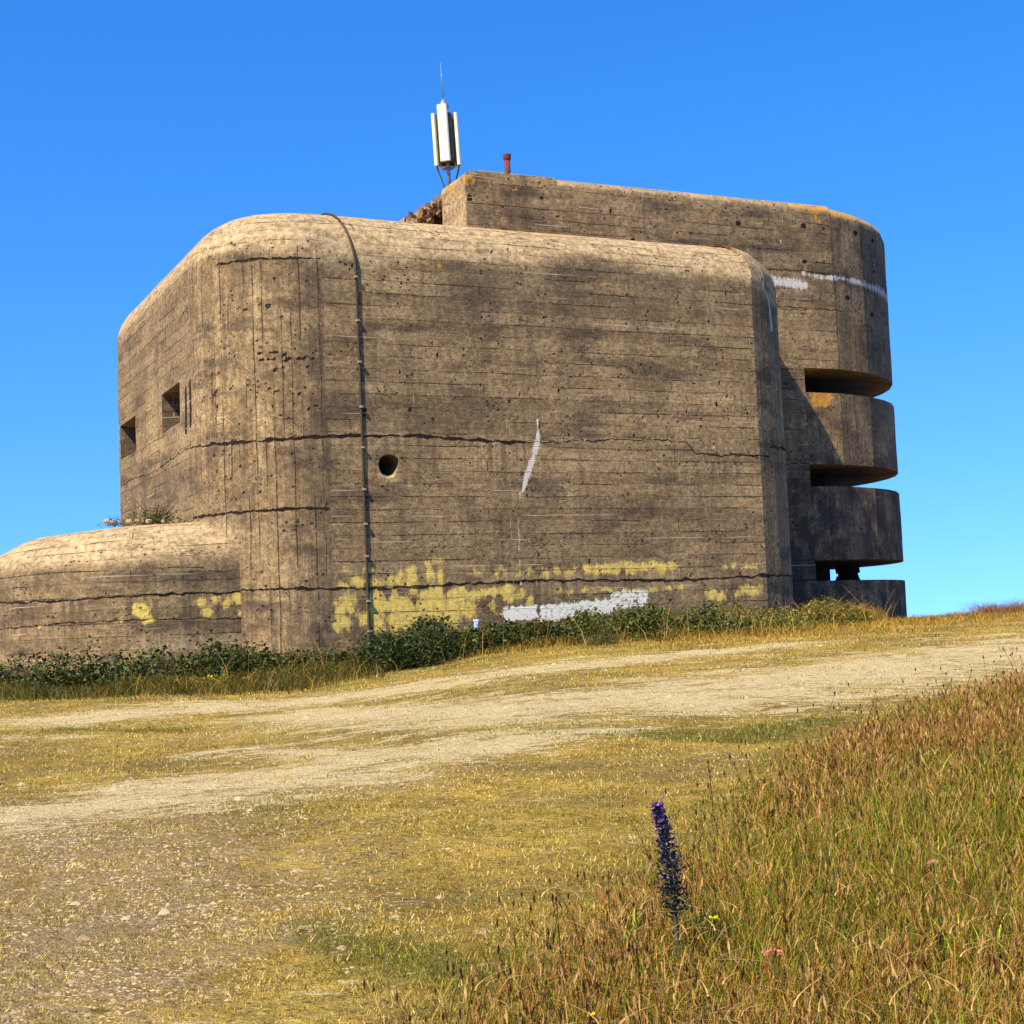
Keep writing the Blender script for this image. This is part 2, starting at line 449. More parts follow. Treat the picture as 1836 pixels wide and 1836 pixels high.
# ------------------------------------------------------------------ terrain
def smooth01(t):
    t = np.clip(t, 0, 1); return t * t * (3 - 2 * t)
def height(X, Y):
    X = np.asarray(X, float); Y = np.asarray(Y, float)
    k = .031 + .013 * smooth01((X + 4) / 5)
    R = np.hypot(X * .35, Y)
    Yp = np.where(Y > 0, Y, Y * .3)
    z = k * np.minimum(Yp, 33) + .006 * np.clip(Y - 33, 0, 12)
    z = z + .018 * np.sin(X * 1.3 + .7) * np.cos(Y * .9) + .012 * np.sin(X * 3.1 + Y * 2.3) + .03 * np.sin(X * .45 - Y * .3)
    # low hummock on the crest, right of the tower
    z = z + .14 * np.exp(-((X - 13.2) / 1.1) ** 2 - ((Y - 41.5) / 2.0) ** 2)
    z = z - .11 * smooth01((X - 7) / 3) * smooth01((Y - 36) / 5)
    fall = smooth01((Y - 46) / 120) * 34
    side = smooth01((np.abs(X) - 60) / 200) * 14
    back = smooth01((-Y - 40) / 200) * 14
    return z - np.minimum(fall + side + back, 36)
def hz(x, y): return float(height(x, y))

def capsule(X, Y, pts, w):
    """1 on the polyline, falling smoothly to 0 at distance w"""
    best = np.full(X.shape, 1e9)
    ws = w if isinstance(w, (list, tuple)) else [w] * len(pts)
    val = np.zeros(X.shape)
    for i in range(len(pts) - 1 if len(pts) > 1 else 1):
        a = np.array(pts[i]); b = np.array(pts[min(i + 1, len(pts) - 1)])
        d = b - a; L = max(d @ d, 1e-9)
        t = np.clip(((X - a[0]) * d[0] + (Y - a[1]) * d[1]) / L, 0, 1) if len(pts) > 1 else np.zeros(X.shape)
        dist = np.hypot(X - a[0] - t * d[0], Y - a[1] - t * d[1])
        ww = ws[i] + (ws[min(i + 1, len(ws) - 1)] - ws[i]) * t
        val = np.maximum(val, 1 - smooth01(dist / ww))
    return val

TALL = [(-1.6, 2.2), (-1.0, 3.6), (-.5, 4.7), (-.28, 5.8), (.10, 6.9), (.72, 8.4), (1.30, 10.3), (2.05, 12.2), (3.7, 15.3), (6.0, 18.5), (12, 22), (30, 26)]
def tall_side(X, Y):
    """signed distance to the edge of the tall grass, positive inside it (towards the right)"""
    tx = np.array([p[0] for p in TALL]); ty = np.array([p[1] for p in TALL])
    xe = np.interp(Y, ty, tx)
    sl = np.interp(Y, ty, np.gradient(tx, ty))
    return (X - xe) / np.sqrt(1 + sl ** 2)

def bare_field(X, Y):
    b = capsule(X, Y, [(-6.4, 21.4), (-4.5, 22.7), (-1.9, 23.0), (1.4, 24.6), (4.6, 26.6)], [2.0, 2.8, 2.6, 2.6, 1.5])
    b = np.maximum(b, capsule(X, Y, [(-2.6, 20.0), (-.2, 17.0), (1.9, 17.4), (4.1, 19.6), (8.4, 23.6), (14, 30)], [2.4, 3.4, 3.8, 4.2, 3.4, 2.4]))
    b = np.maximum(b, capsule(X, Y, [(-3.8, 11.6), (-2.8, 12.3), (-1.9, 13.0), (-.6, 13.9), (.5, 14.2)], [1.6, 2.3, 2.6, 2.0, 1.2]))
    b = np.maximum(b, .8 * capsule(X, Y, [(-3.1, 15.7), (-1.9, 14.6)], .9))
    b = np.maximum(b, .75 * capsule(X, Y, [(-6.4, 19.0), (-5.3, 18.6)], .5))
    b = np.maximum(b, .8 * capsule(X, Y, [(7.0, 26.4), (8.6, 26.9)], .55))
    b = np.maximum(b, .6 * capsule(X, Y, [(3.5, 28.4), (6.3, 28.8)], .5))
    return b
def grey_field(X, Y):
    b = capsule(X, Y, [(-5.0, 11.5), (-3.6, 10.4), (-2.4, 9.0), (-1.9, 7.2), (-1.9, 5.6)], [3.2, 3.2, 2.8, 2.0, 1.2])
    b = np.maximum(b, .8 * capsule(X, Y, [(-3.0, 11.2), (-1.0, 11.9)], 1.4))
    b = np.maximum(b, .55 * capsule(X, Y, [(-2.4, 7.4), (-2.0, 5.6)], .9))
    b = np.maximum(b, .6 * capsule(X, Y, [(-7, 17), (-3, 18.3)], 1.0))
    return b
def green_field(X, Y):
    b = .95 * capsule(X, Y, [(-.4, 14.6), (.9, 14.0), (2.0, 13.6), (2.9, 14.8)], [.5, .8, 1.0, .6])
    b = np.maximum(b, .8 * capsule(X, Y, [(-6.0, 20.0), (-4.3, 19.2)], .55))
    b = np.maximum(b, .8 * capsule(X, Y, [(-1.9, 12.75), (-1.2, 12.6)], .28))
    b = np.maximum(b, .75 * capsule(X, Y, [(-1.1, 7.3), (-.6, 6.6), (0, 6.0), (.4, 5.0)], [.35, .6, .7, .8]))
    b = np.maximum(b, .6 * capsule(X, Y, [(-1.9, 11.0), (-1.5, 10.6)], .5))
    b = np.maximum(b, .5 * smooth01((tall_side(X, Y) + .5) / .5) * (tall_side(X, Y) < .3))
    b = np.maximum(b, .5 * capsule(X, Y, [(-8, 26), (-2, 27.5), (3, 30), (8, 33)], 1.6))
    return b

def build_ground():
    ys = np.concatenate([np.arange(-60, 0, 5.), np.arange(0, 16, .16), np.arange(16, 52, .3), np.arange(52, 200, 6.), [260, 400, 900, 3000]])
    xs = np.concatenate([[-3000, -900, -400, -260], np.arange(-200, -24, 8.), np.arange(-24, -10, .8), np.arange(-10, 10, .16), np.arange(10, 26, .5), np.arange(26, 200, 8.), [260, 400, 900, 3000]])
    X, Y = np.meshgrid(xs, ys)
    Z = height(X, Y)
    v = np.stack([X, Y, Z], -1).reshape(-1, 3)
    nx, ny = len(xs), len(ys)
    i = (np.arange(ny - 1)[:, None] * nx + np.arange(nx - 1)[None]).ravel()
    f = np.stack([i, i + 1, i + nx + 1, i + nx], 1)
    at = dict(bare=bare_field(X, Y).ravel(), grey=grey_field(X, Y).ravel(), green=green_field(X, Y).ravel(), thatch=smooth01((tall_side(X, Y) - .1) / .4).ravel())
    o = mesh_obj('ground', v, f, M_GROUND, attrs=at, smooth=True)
    tag(o, None, None, kind='structure')
    n = 48
    ring = [(0, 0, -31)] + [(40000 * math.cos(2 * math.pi * a / n), 40000 * math.sin(2 * math.pi * a / n), -31) for a in range(n)]
    s = mesh_obj('water', ring, [(0, 1 + a, 1 + (a + 1) % n) for a in range(n)], M_SEA)
    tag(s, None, None, kind='structure')
build_ground()

# ------------------------------------------------------------------ the concrete tower
O_U, O_V, O_Z = 14.0, 29.0, 1.3
ox, oy = uv2w(O_U, O_V)
bunker = empty('concrete_tower', (ox, oy, O_Z), math.atan2(UA[1], UA[0]))
tag(bunker, 'massive weathered board-marked concrete observation tower with rounded corners and slit windows on the grass rise', 'bunker')

def arc(cx, cy, r, a0, a1, n):
    return [(cx + r * math.cos(a0 + (a1 - a0) * i / n), cy + r * math.sin(a0 + (a1 - a0) * i / n)) for i in range(n + 1)]

class Outline:
    """closed or open plan path, sampled by arc length; segments carry vert flag and fillet radius"""
    def __init__(s): s.seg = []
    def line(s, a, b, vert=0.0, step=.06, rf=1.0, breaks=()):
        L = math.hypot(b[0] - a[0], b[1] - a[1])
        ts = set(np.linspace(0, 1, max(2, int(round(L / step)) + 1)))
        ts = sorted([t for t in ts if all(abs(t - br / L) > step * .45 / L for br in breaks)] + [br / L for br in breaks])
        d = ((b[0] - a[0]) / L, (b[1] - a[1]) / L)
        s.seg.append(([(a[0] + (b[0] - a[0]) * t, a[1] + (b[1] - a[1]) * t) for t in ts], [(-d[1], d[0])] * len(ts), vert, rf))
    def arc(s, c, r, a0, a1, step=.07, vert=1.0, rf=1.0):
        n = max(4, int(abs(a1 - a0) * r / step))
        p = arc(c[0], c[1], r, a0, a1, n)
        nn = [((c[0] - q[0]) / r, (c[1] - q[1]) / r) for q in p]
        s.seg.append((p, nn, vert, rf))
    def facets(s, pts, step=.08, vert=1.0, rf=1.0, nstart=None, nend=None):
        m = []
        for i in range(len(pts)):
            ns = []
            if i > 0: ns.append((pts[i][0] - pts[i - 1][0], pts[i][1] - pts[i - 1][1]))
            if i < len(pts) - 1: ns.append((pts[i + 1][0] - pts[i][0], pts[i + 1][1] - pts[i][1]))
            ns = [(-d[1] / math.hypot(*d), d[0] / math.hypot(*d)) for d in ns]
            if len(ns) == 1: m.append(ns[0])
            else:
                k = 1 + ns[0][0] * ns[1][0] + ns[0][1] * ns[1][1]
                m.append(((ns[0][0] + ns[1][0]) / k, (ns[0][1] + ns[1][1]) / k))
        p = []; nn = []
        for i in range(len(pts) - 1):
            a, b_ = pts[i], pts[i + 1]
            k = max(1, int(round(math.hypot(b_[0] - a[0], b_[1] - a[1]) / step)))
            for j in range(k + (1 if i == len(pts) - 2 else 0)):
                t = j / k
                p.append((a[0] + (b_[0] - a[0]) * t, a[1] + (b_[1] - a[1]) * t))
                nn.append((m[i][0] + (m[i + 1][0] - m[i][0]) * t, m[i][1] + (m[i + 1][1] - m[i][1]) * t))
        s.seg.append((p, nn, vert, rf))
    def sample(s):
        P = []; N = []; V = []; R = []; S = []; acc = 0.0; corners = []
        for p, n, v, rf in s.seg:
            for i, q in enumerate(p):
                if P and i == 0:
                    n1, n2 = N[-1], n[0]
                    if n1[0] * n2[0] + n1[1] * n2[1] < .5: corners.append((len(N) - 1, n1, n2))
                    k = 1 + n1[0] * n2[0] + n1[1] * n2[1]
                    N[-1] = ((n1[0] + n2[0]) / k, (n1[1] + n2[1]) / k)      # mitre
                    continue
                if P: acc += math.hypot(q[0] - P[-1][0], q[1] - P[-1][1])
                P.append(q); N.append(n[i]); V.append(v); S.append(acc)
                R.append(rf(q) if callable(rf) else rf)
        N = [list(q) for q in N]
        for (c, n1, n2) in corners:                 # keep the rounded edges of the two walls from crossing at the corner
            for j in range(len(N)):
                d = abs(S[j] - S[c])
                if j == c or d >= R[c]: continue
                o = n2 if j < c else n1
                N[j][0] += o[0] * (1 - d / R[c]); N[j][1] += o[1] * (1 - d / R[c])
        return np.array(P), np.array(N), np.array(V), np.array(R), np.array(S)

def shell(name, outline, z0, z1, step=.06, zbreaks=(), holes=(), paint=None, warp=None, top=True, bottom=False, parent=bunker, roofin=.5, mat=None, label=None):
    """wall + rounded top edge + flat roof; holes are (s0,s1,zlo,zhi) skipped cells"""
    P, N, V, R, S = outline.sample()
    rmax = R.max() if top else 0.0
    zt = z1 - rmax
    n = max(1, int((zt - z0) / step))
    zz = list(np.linspace(z0, zt, n + 1))
    zz = sorted([z for z in zz if all(abs(z - b) > step * .45 for b in zbreaks) or z in (z0, zt)] + list(zbreaks))
    rows = [('w', z) for z in zz]
    K = 20
    if top:
        rows += [('f', k / K) for k in range(0, K + 1)] + [('r', roofin)]
    nr, ns = len(rows), len(P)
    co = np.zeros((nr, ns, 3)); uv = np.zeros((nr, ns, 2))
    for j, (kind, val) in enumerate(rows):
        if kind == 'w':
            co[j, :, :2] = P; co[j, :, 2] = val; uv[j, :, 0] = S; uv[j, :, 1] = val
        elif kind == 'f':
            a = val * math.pi / 2
            ins = R * (1 - math.cos(a)); z = z1 - R + R * math.sin(a)
            co[j, :, :2] = P + N * ins[:, None]; co[j, :, 2] = z
            uv[j, :, 0] = S; uv[j, :, 1] = z1 - R + R * a
        else:
            ins = R + val
            co[j, :, :2] = P + N * ins[:, None]; co[j, :, 2] = z1 + .02
            uv[j, :, 0] = S; uv[j, :, 1] = z1 + R * .57 + val
    verts = co.reshape(-1, 3)
    # fade tiny irregularity into the surface so that edges are not ruler-straight
    w = .012 * np.sin(verts[:, 0] * 2.1 + verts[:, 2] * 1.7) * np.cos(verts[:, 1] * 1.9 - verts[:, 2] * 2.3)
    nn = np.repeat(N[None], nr, 0).reshape(-1, 2)
    verts[:, :2] += nn * w[:, None] * .6
    verts[:, 2] += np.where(verts[:, 2] > zt, w * 1.2, 0)
    if warp: verts[:, 2] += warp(verts[:, 0], verts[:, 1], verts[:, 2])
    faces = []
    edge_v = verts[:(nr) * ns]
    for j in range(nr - 1):
        if rows[j][0] == 'w' and rows[j + 1][0] == 'f' and rows[j + 1][1] == 0 and np.allclose(co[j], co[j + 1]):
            continue
        zc = .5 * (co[j, :, 2].mean() + co[j + 1, :, 2].mean())
        for i in range(ns - 1):
            if abs(S[i + 1] - S[i]) < 1e-6: continue
            sc = .5 * (S[i] + S[i + 1])
            if any(h[0] < sc < h[1] and h[2] < zc < h[3] for h in holes): continue
            a = j * ns + i
            faces.append((a, a + 1, a + ns + 1, a + ns))
    if top:
        faces.append(tuple(range((nr - 1) * ns, nr * ns)))
    elif top is False:
        faces.append(tuple(range((nr - 1) * ns, nr * ns)))
    if bottom:
        faces.append(tuple(reversed(range(ns))))
    nv = len(verts)
    at = {k: np.zeros(nv) for k in ('yellow', 'white', 'lichen', 'dark', 'pale', 'hole', 'lime')}
    at['vert'] = np.repeat(V[None], nr, 0).ravel()
    at['ck'] = np.full((nv, 3), 9.0); at['cw'] = np.zeros((nv, 3))
    uvf = uv.reshape(-1, 2)
    if paint: paint(at, verts[:, 0], verts[:, 1], verts[:, 2], uvf[:, 0], uvf[:, 1])
    verts = verts - np.array([O_U, O_V, O_Z])
    o = mesh_obj(name, verts, faces, mat or M_CON, parent, uv=uvf, attrs=at, smooth=False)
    me = o.data
    me.polygons.foreach_set('use_smooth', np.array([len(p.vertices) == 4 for p in me.polygons]))
    try: me.set_sharp_from_angle(angle=math.radians(5.5))
    except Exception: pass
    if label: o['label'] = label
    return o, (P, N, S)

def blob(a, x, y, pts, key, amp=1.0):
    """pts: (x, y, rx, ry, strength)"""
    for (cx, cy, rx, ry, s) in pts:
        d = np.hypot((x - cx) / rx, (y - cy) / ry)
        a[key] = np.maximum(a[key], s * amp * (1 - smooth01(d / 1.35)))

def seg_mask(x, y, pts, w):
    return capsule(x, y, pts, w)

# ---- main block
U0, U1, V0, V1 = 7.43, 22.1, 29.0, 40.1
RC = 2.22
ZR = 10.5
mo = Outline()
BR = 1.25
SIDE = (V1 - BR) - (V0 + RC)
win = [(33.9, 32.15, 6.37, 7.23), (38.75, 36.85, 6.36, 7.2)]
mo.line((U0, V1 - BR), (U0, V0 + RC), 0.0, .08, 1.2, breaks=[(V1 - BR) - w[i] for w in win for i in (0, 1)])
mo.arc((U0 + RC, V0 + RC), RC, math.pi, 1.5 * math.pi, .06, 1.0, 1.2)
hole_c = (10.95, 5.12)
mo.line((U0 + RC, V0), (20.0, V0), 0.0, .05, 1.2, breaks=[10.65 - U0 - RC, 11.25 - U0 - RC])
mo.facets([(20.0, V0), (20.56, V0 + .26), (21.45, V0 + 1.06), (21.95, V0 + 2.05), (U1, V0 + 3.0)], .07, 1.0, 1.0)
mo.line((U1, V0 + 3.0), (U1, V1), 0, .3, 1.0)
mo.line((U1, V1), (U0 + BR, V1), 0, .4, 1.2)
mo.arc((U0 + BR, V1 - BR), BR, .5 * math.pi, math.pi, .1, 0, 1.2)
sC = SIDE + RC * math.pi / 2            # arc length where the flat front begins
def S_front(u): return sC + (u - U0 - RC)
holes = [((V1 - BR) - w[0], (V1 - BR) - w[1], w[2], w[3]) for w in win] + [(S_front(10.65), S_front(11.25), 4.82, 5.42)]

YELLOW = []
def yrow(x0, x1, z, rx, rz, n, s=1.0, jz=.05):
    for k in range(n):
        YELLOW.append((x0 + (x1 - x0) * (k + rng.uniform(.1, .9)) / n, z + rng.uniform(-jz, jz), rx * rng.uniform(.7, 1.3), rz * rng.uniform(.7, 1.3), s * rng.uniform(.65, 1.05)))
yrow(9.8, 10.6, 2.95, .16, .10, 4, .5)
yrow(9.8, 11.4, 2.72, .22, .13, 6, .85)
yrow(11.0, 12.2, 2.82, .16, .20, 4, .85)
yrow(11.6, 12.1, 3.1, .12, .10, 3, .7)
yrow(9.7, 11.0, 2.2, .22, .32, 6, 1.0, .2)
yrow(10.9, 12.6, 2.15, .26, .30, 9, 1.05, .2)
yrow(12.3, 14.0, 2.4, .20, .14, 7, .95, .12)
yrow(12.9, 14.2, 2.3, .16, .12, 4, .8, .12)
yrow(12.7, 14.6, 2.85, .16, .13, 6, .55, .05)
yrow(14.3, 15.6, 2.86, .15, .14, 5, .85, .05)
yrow(15.3, 17.6, 2.92, .17, .13, 13, .95, .06)
yrow(14.6, 17.8, 2.42, .18, .07, 12, .7, .04)
yrow(18.8, 20.2, 2.86, .14, .09, 6, .75, .03)
yrow(18.3, 19.8, 2.3, .22, .14, 6, .75, .12)
yrow(13.2, 14.0, 2.0, .16, .08, 3, .6)
yrow(9.8, 12.4, 1.95, .22, .2, 8, .85, .15)
yrow(11.2, 13.0, 2.5, .2, .14, 6, .8, .1)
def paint_main(a, u, v, z, s, t):
    front = (np.abs(v - V0) < .2) & (s > SIDE)
    F = front.astype(float)
    tmp = {'k': np.zeros(len(u))}
    blob(tmp, u, z, YELLOW, 'k', 1.45)
    a['yellow'] = tmp['k'] * F
    # painted white rectangles
    def rect(x0, x1, zl0, zh0, zl1, zh1, st=1.0):
        f = (u - x0) / (x1 - x0)
        lo = zl0 + (zl1 - zl0) * f; hi = zh0 + (zh1 - zh0) * f
        d = np.minimum(np.minimum(u - x0, x1 - u), np.minimum(z - lo, hi - z))
        return np.clip(.5 + d / .08, 0, 1) * st
    w = rect(13.38, 14.16, 1.85, 2.13, 1.86, 2.16)
    w = np.maximum(w, rect(14.22, 15.98, 1.78, 2.15, 1.92, 2.25, .9))
    w = np.maximum(w, rect(15.93, 16.88, 2.0, 2.40, 2.03, 2.44, .66))
    # lime runs on the front wall
    lime = seg_mask(u, z, [(14.34, 6.12), (14.36, 5.85), (14.34, 5.62), (14.18, 5.2), (14.04, 4.85), (13.9, 4.5)], [.05, .08, .14, .14, .15, .05])
    lime = np.maximum(lime, .62 * seg_mask(u, z, [(13.88, 4.6), (13.80, 4.1), (13.78, 3.2), (13.80, 2.6)], .075))
    lime = np.maximum(lime, .6 * seg_mask(u, z, [(14.37, 7.1), (14.36, 6.4)], .06))
    lime = np.maximum(lime, .62 * seg_mask(u, z, [(14.3, 5.66), (15.5, 5.68)], .06))
    lime = np.maximum(lime, .6 * seg_mask(u, z, [(18.1, 5.45), (18.4, 5.55), (20.0, 5.6)], .05))
    a['white'] = w * F * .84
    a['lime'] = lime * F * .92
    # lime streak on the right hand rounded corner
    corner_r = (u > 20.0) & (v < V0 + RC) & (z > 8.4)
    a['lime'] = np.maximum(a['lime'], corner_r * seg_mask(u, z, [(20.5, 9.5), (20.85, 9.1), (20.95, 8.5)], [.06, .16, .22]) * .8)
    # chipped rim under the round hole
    rim = seg_mask(u, z, [(10.85, 4.86), (11.05, 4.84), (11.2, 4.98)], .13) * F
    a['pale'] = np.maximum(a['pale'], rim * 1.2)
    # sunlight on the rounded top edge, painted as a paler band
    wav = .25 * np.sin(u * .55 - 1.0) + .12 * np.sin(u * 1.7)
    band = smooth01((t - 9.35 - wav) / .25) * (z < ZR + .1)
    a['pale'] = np.maximum(a['pale'], band * .8)
    # weathering: darker tops of the front, dark shoulders by the joints
    a['dark'] = F * (.45 * smooth01((u - 11.5) / 1.5) * (1 - smooth01((u - 19.5) / 2)) * np.exp(-((z - 8.75) / .55) ** 2)
                     + .55 * np.exp(-((z - 1.8) / .5) ** 2) + .35 * np.exp(-((z - 6.1) / .35) ** 2) * smooth01((15 - u) / 3)
                     + .4 * np.exp(-((u - 12.9) / .5) ** 2) * np.exp(-((z - 8.2) / 1.0) ** 2))
    corner_l = (u < U0 + RC) & (v < V0 + RC)
    cs = (s - SIDE) / (RC * math.pi / 2)
    a['dark'] += corner_l * (.55 * np.exp(-((cs - .93) / .07) ** 2) + .45 * np.exp(-((z - 9.15) / .35) ** 2) * smooth01((cs - .3) / .3)
                             + .35 * np.exp(-((z - 6.9) / .35) ** 2) * smooth01((cs - .5) / .2))
    side = u < U0 + .2
    a['dark'] += side * (v > V0 + RC) * (.35 * np.exp(-((z - 5.0) / .6) ** 2) + .3 * np.exp(-((v - 36) / .6) ** 2))
    a['pale'] = np.maximum(a['pale'], corner_l * .75 * np.exp(-((z - 3.7) / .42) ** 2) * (1 - smooth01((cs - .35) / .3)))  # sandy tone, also carrying the annex highlight onto the corner
    # two rust runs beside the near window
    rust = np.maximum(seg_mask(v, z, [(31.62, 6.95), (31.64, 6.1)], .15), seg_mask(v, z, [(31.22, 7.05), (31.25, 6.2)], .15)) * side
    a['hole'] = rust * 1.15
    tmp = {'k': np.zeros(len(u))}
    pr_ = np.random.default_rng(5)
    hb = [(11.44, 6.25, .07, .06, 1), (10.47, 6.23, .07, .06, 1), (11.84, 9.98, .09, .06, 1), (15.18, 10.1, .08, .06, 1), (18.46, 10.2, .07, .06, 1)]
    for k in range(95):
        hb.append((pr_.uniform(9.8, 19.9), pr_.choice([pr_.uniform(2.8, 9.2), pr_.normal(7.6, .5), pr_.normal(6.3, .3)]), pr_.uniform(.025, .06), pr_.uniform(.03, .09), pr_.uniform(.7, 1)))
    blob(tmp, u, z, hb, 'k')
    a['hole'] = np.maximum(a['hole'], tmp['k'] * F)
    tmp = {'k': np.zeros(len(u))}
    hb = [(pr_.uniform(.15, .98), pr_.choice([pr_.uniform(2.8, 9.0), pr_.normal(6.9, .45), pr_.normal(5.0, .4)]), pr_.uniform(.008, .018), pr_.uniform(.03, .08), pr_.uniform(.7, 1)) for k in range(70)]
    # honeycombed ledges across the near corner
    for (c0, c1, zz) in [(.62, .97, 7.25), (.6, .95, 6.62), (.55, .8, 7.35), (.72, .98, 6.15), (.5, .7, 8.35)]:
        for k in range(9): hb.append((c0 + (c1 - c0) * (k + pr_.uniform(0, 1)) / 9, zz + pr_.normal(0, .05), pr_.uniform(.012, .03), pr_.uniform(.02, .05), 1))
    blob(tmp, cs, z, hb, 'k')
    a['hole'] = np.maximum(a['hole'], tmp['k'] * corner_l)
    # lichen on the crest
    a['lichen'] = .74 * smooth01((z - ZR + .26) / .18) * (.75 + .3 * np.sin(s * .9) * np.sin(s * .37 + 1)) + .0 * u
    a['lichen'] = np.maximum(a['lichen'], .5 * ((z > 9.4) & (u > 19.0)) * np.exp(-((z - 10.4) / .25) ** 2))
    for (uu, zz, rr) in [(15.0, 9.75, .3), (17.6, 9.95, .25), (12.2, 9.3, .2), (18.6, 9.6, .2)]:
        a['lichen'] = np.maximum(a['lichen'], .62 * (1 - smooth01(np.hypot(u - uu, (z - zz)) / rr)) * (v < V0 + .7))
    for (cc, zz) in [(.72, 7.0), (.8, 6.6), (.55, 5.25)]:
        a['lichen'] = np.maximum(a['lichen'], .6 * corner_l * (1 - smooth01(np.hypot((cs - cc) * 3.4, z - zz) / .22)))
    a['vert'][(t > 9.5) & corner_l] = 0.0
    # lift joints
    low = 2.63 + .03 * np.sin(s * .9)
    up = 5.66 + .05 * np.sin(s * 1.1 + .4) - .22 * smooth01((u - 18.0) / .3) * front
    j3 = np.where(corner_l & (cs > .1), 4.22 + .03 * np.sin(s * 3), 9.0)
    a['ck'][:, 0] = z - low
    a['cw'][:, 0] = np.where((v < V0 + RC + .1), .030, .0)
    a['ck'][:, 1] = z - up
    a['cw'][:, 1] = np.where(side & (v > V0 + RC), .014, np.where(front & (u > 14), np.where(u > 18, .022, .012), .038))
    top_l = (cs > .35) & corner_l
    a['ck'][:, 2] = np.where(z > 7.0, z - 9.28, z - 4.22)
    a['cw'][:, 2] = np.where(z > 7.0, np.where(top_l, .028, 0), np.where(corner_l, .030, 0))
    # several extra honeycombed lines on the near corner
main, (MP, MN, MS) = shell('main_block', mo, -.4, ZR, .06, zbreaks=(6.36, 6.37, 7.2, 7.23, 4.82, 5.42), holes=holes, paint=paint_main)

def local(pts): return [(p[0] - O_U, p[1] - O_V, p[2] - O_Z) for p in pts]
def plain_attrs(n, **kw):
    at = {k: np.zeros(n) for k in ('yellow', 'white', 'lichen', 'dark', 'pale', 'hole', 'lime', 'vert')}
    at['ck'] = np.full((n, 3), 9.0); at['cw'] = np.zeros((n, 3))
    for k, v in kw.items(): at[k][:] = v
    return at
def panel(name, pts, faces, mat=None, parent=bunker, **kw):
    v = np.array(local(pts)); uvp = np.array([(p[0] * .9 + p[1] * .8, p[2] + .2 * p[1]) for p in pts])
    return mesh_obj(name, v, faces, mat or M_CON, parent, uv=uvp, attrs=plain_attrs(len(pts), **kw))

# ---- window embrasures: a splayed concrete reveal stepping in to a dark opening
for (va, vb, zl, zh) in win:
    d1, d2 = .75, 1.35
    pts = []
    rings = [(U0 - .004, va, vb, zl, zh), (U0 + d1, va - .12, vb + .10, zl + .10, zh - .10), (U0 + d1, va - .22, vb + .2, zl + .2, zh - .2), (U0 + d2, va - .22, vb + .2, zl + .2, zh - .2)]
    for (x, a_, b_, l_, h_) in rings:
        pts += [(x, a_, l_), (x, b_, l_), (x, b_, h_), (x, a_, h_)]
    fs = []
    for k in range(3):
        for i in range(4):
            fs.append((k * 4 + i, k * 4 + (i + 1) % 4, (k + 1) * 4 + (i + 1) % 4, (k + 1) * 4 + i))
    w_ = panel('window', pts, fs, dark=.9)  # reveal painted dark to deepen its shade
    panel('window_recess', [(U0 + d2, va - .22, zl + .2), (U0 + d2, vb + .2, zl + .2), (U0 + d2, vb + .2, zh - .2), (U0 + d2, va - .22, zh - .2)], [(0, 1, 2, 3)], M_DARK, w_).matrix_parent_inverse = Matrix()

# ---- round ventilation hole with a ragged rim
nseg = 40
pts = []; fs = []
rc = []
for i in range(nseg):
    a = 2 * math.pi * i / nseg
    c_, s_ = math.cos(a), math.sin(a)
    k = .3 / max(abs(c_), abs(s_))
    rr = .215 + .012 * math.sin(3 * a)
    pts.append((hole_c[0] + c_ * k, V0 + 0.0, hole_c[1] + s_ * k)); rc.append((rr * c_, rr * s_))
for i in range(nseg):
    lowr = max(0, -math.sin(2 * math.pi * i / nseg + .5)) ** 2
    pts.append((hole_c[0] + rc[i][0] * (1 + .32 * lowr), V0 + .012, hole_c[1] + rc[i][1] * (1 + .32 * lowr)))
for d in (.10, .8):
    for i in range(nseg): pts.append((hole_c[0] + rc[i][0], V0 + d, hole_c[1] + rc[i][1]))
for k in range(3):
    for i in range(nseg):
        fs.append((k * nseg + i, k * nseg + (i + 1) % nseg, (k + 1) * nseg + (i + 1) % nseg, (k + 1) * nseg + i))
ho = panel('vent_hole', pts, fs, dark=.2)
hp = np.zeros(len(pts)); hp[nseg:2 * nseg] = [1.2 * max(0, -math.sin(2 * math.pi * i / nseg + .5)) for i in range(nseg)]
ho.data.attributes['pale'].data.foreach_set('value', hp.astype(np.float32))
panel('vent_hole_back', [(hole_c[0] + rc[i][0], V0 + .8, hole_c[1] + rc[i][1]) for i in range(nseg)], [tuple(range(nseg))], M_DARK, ho)

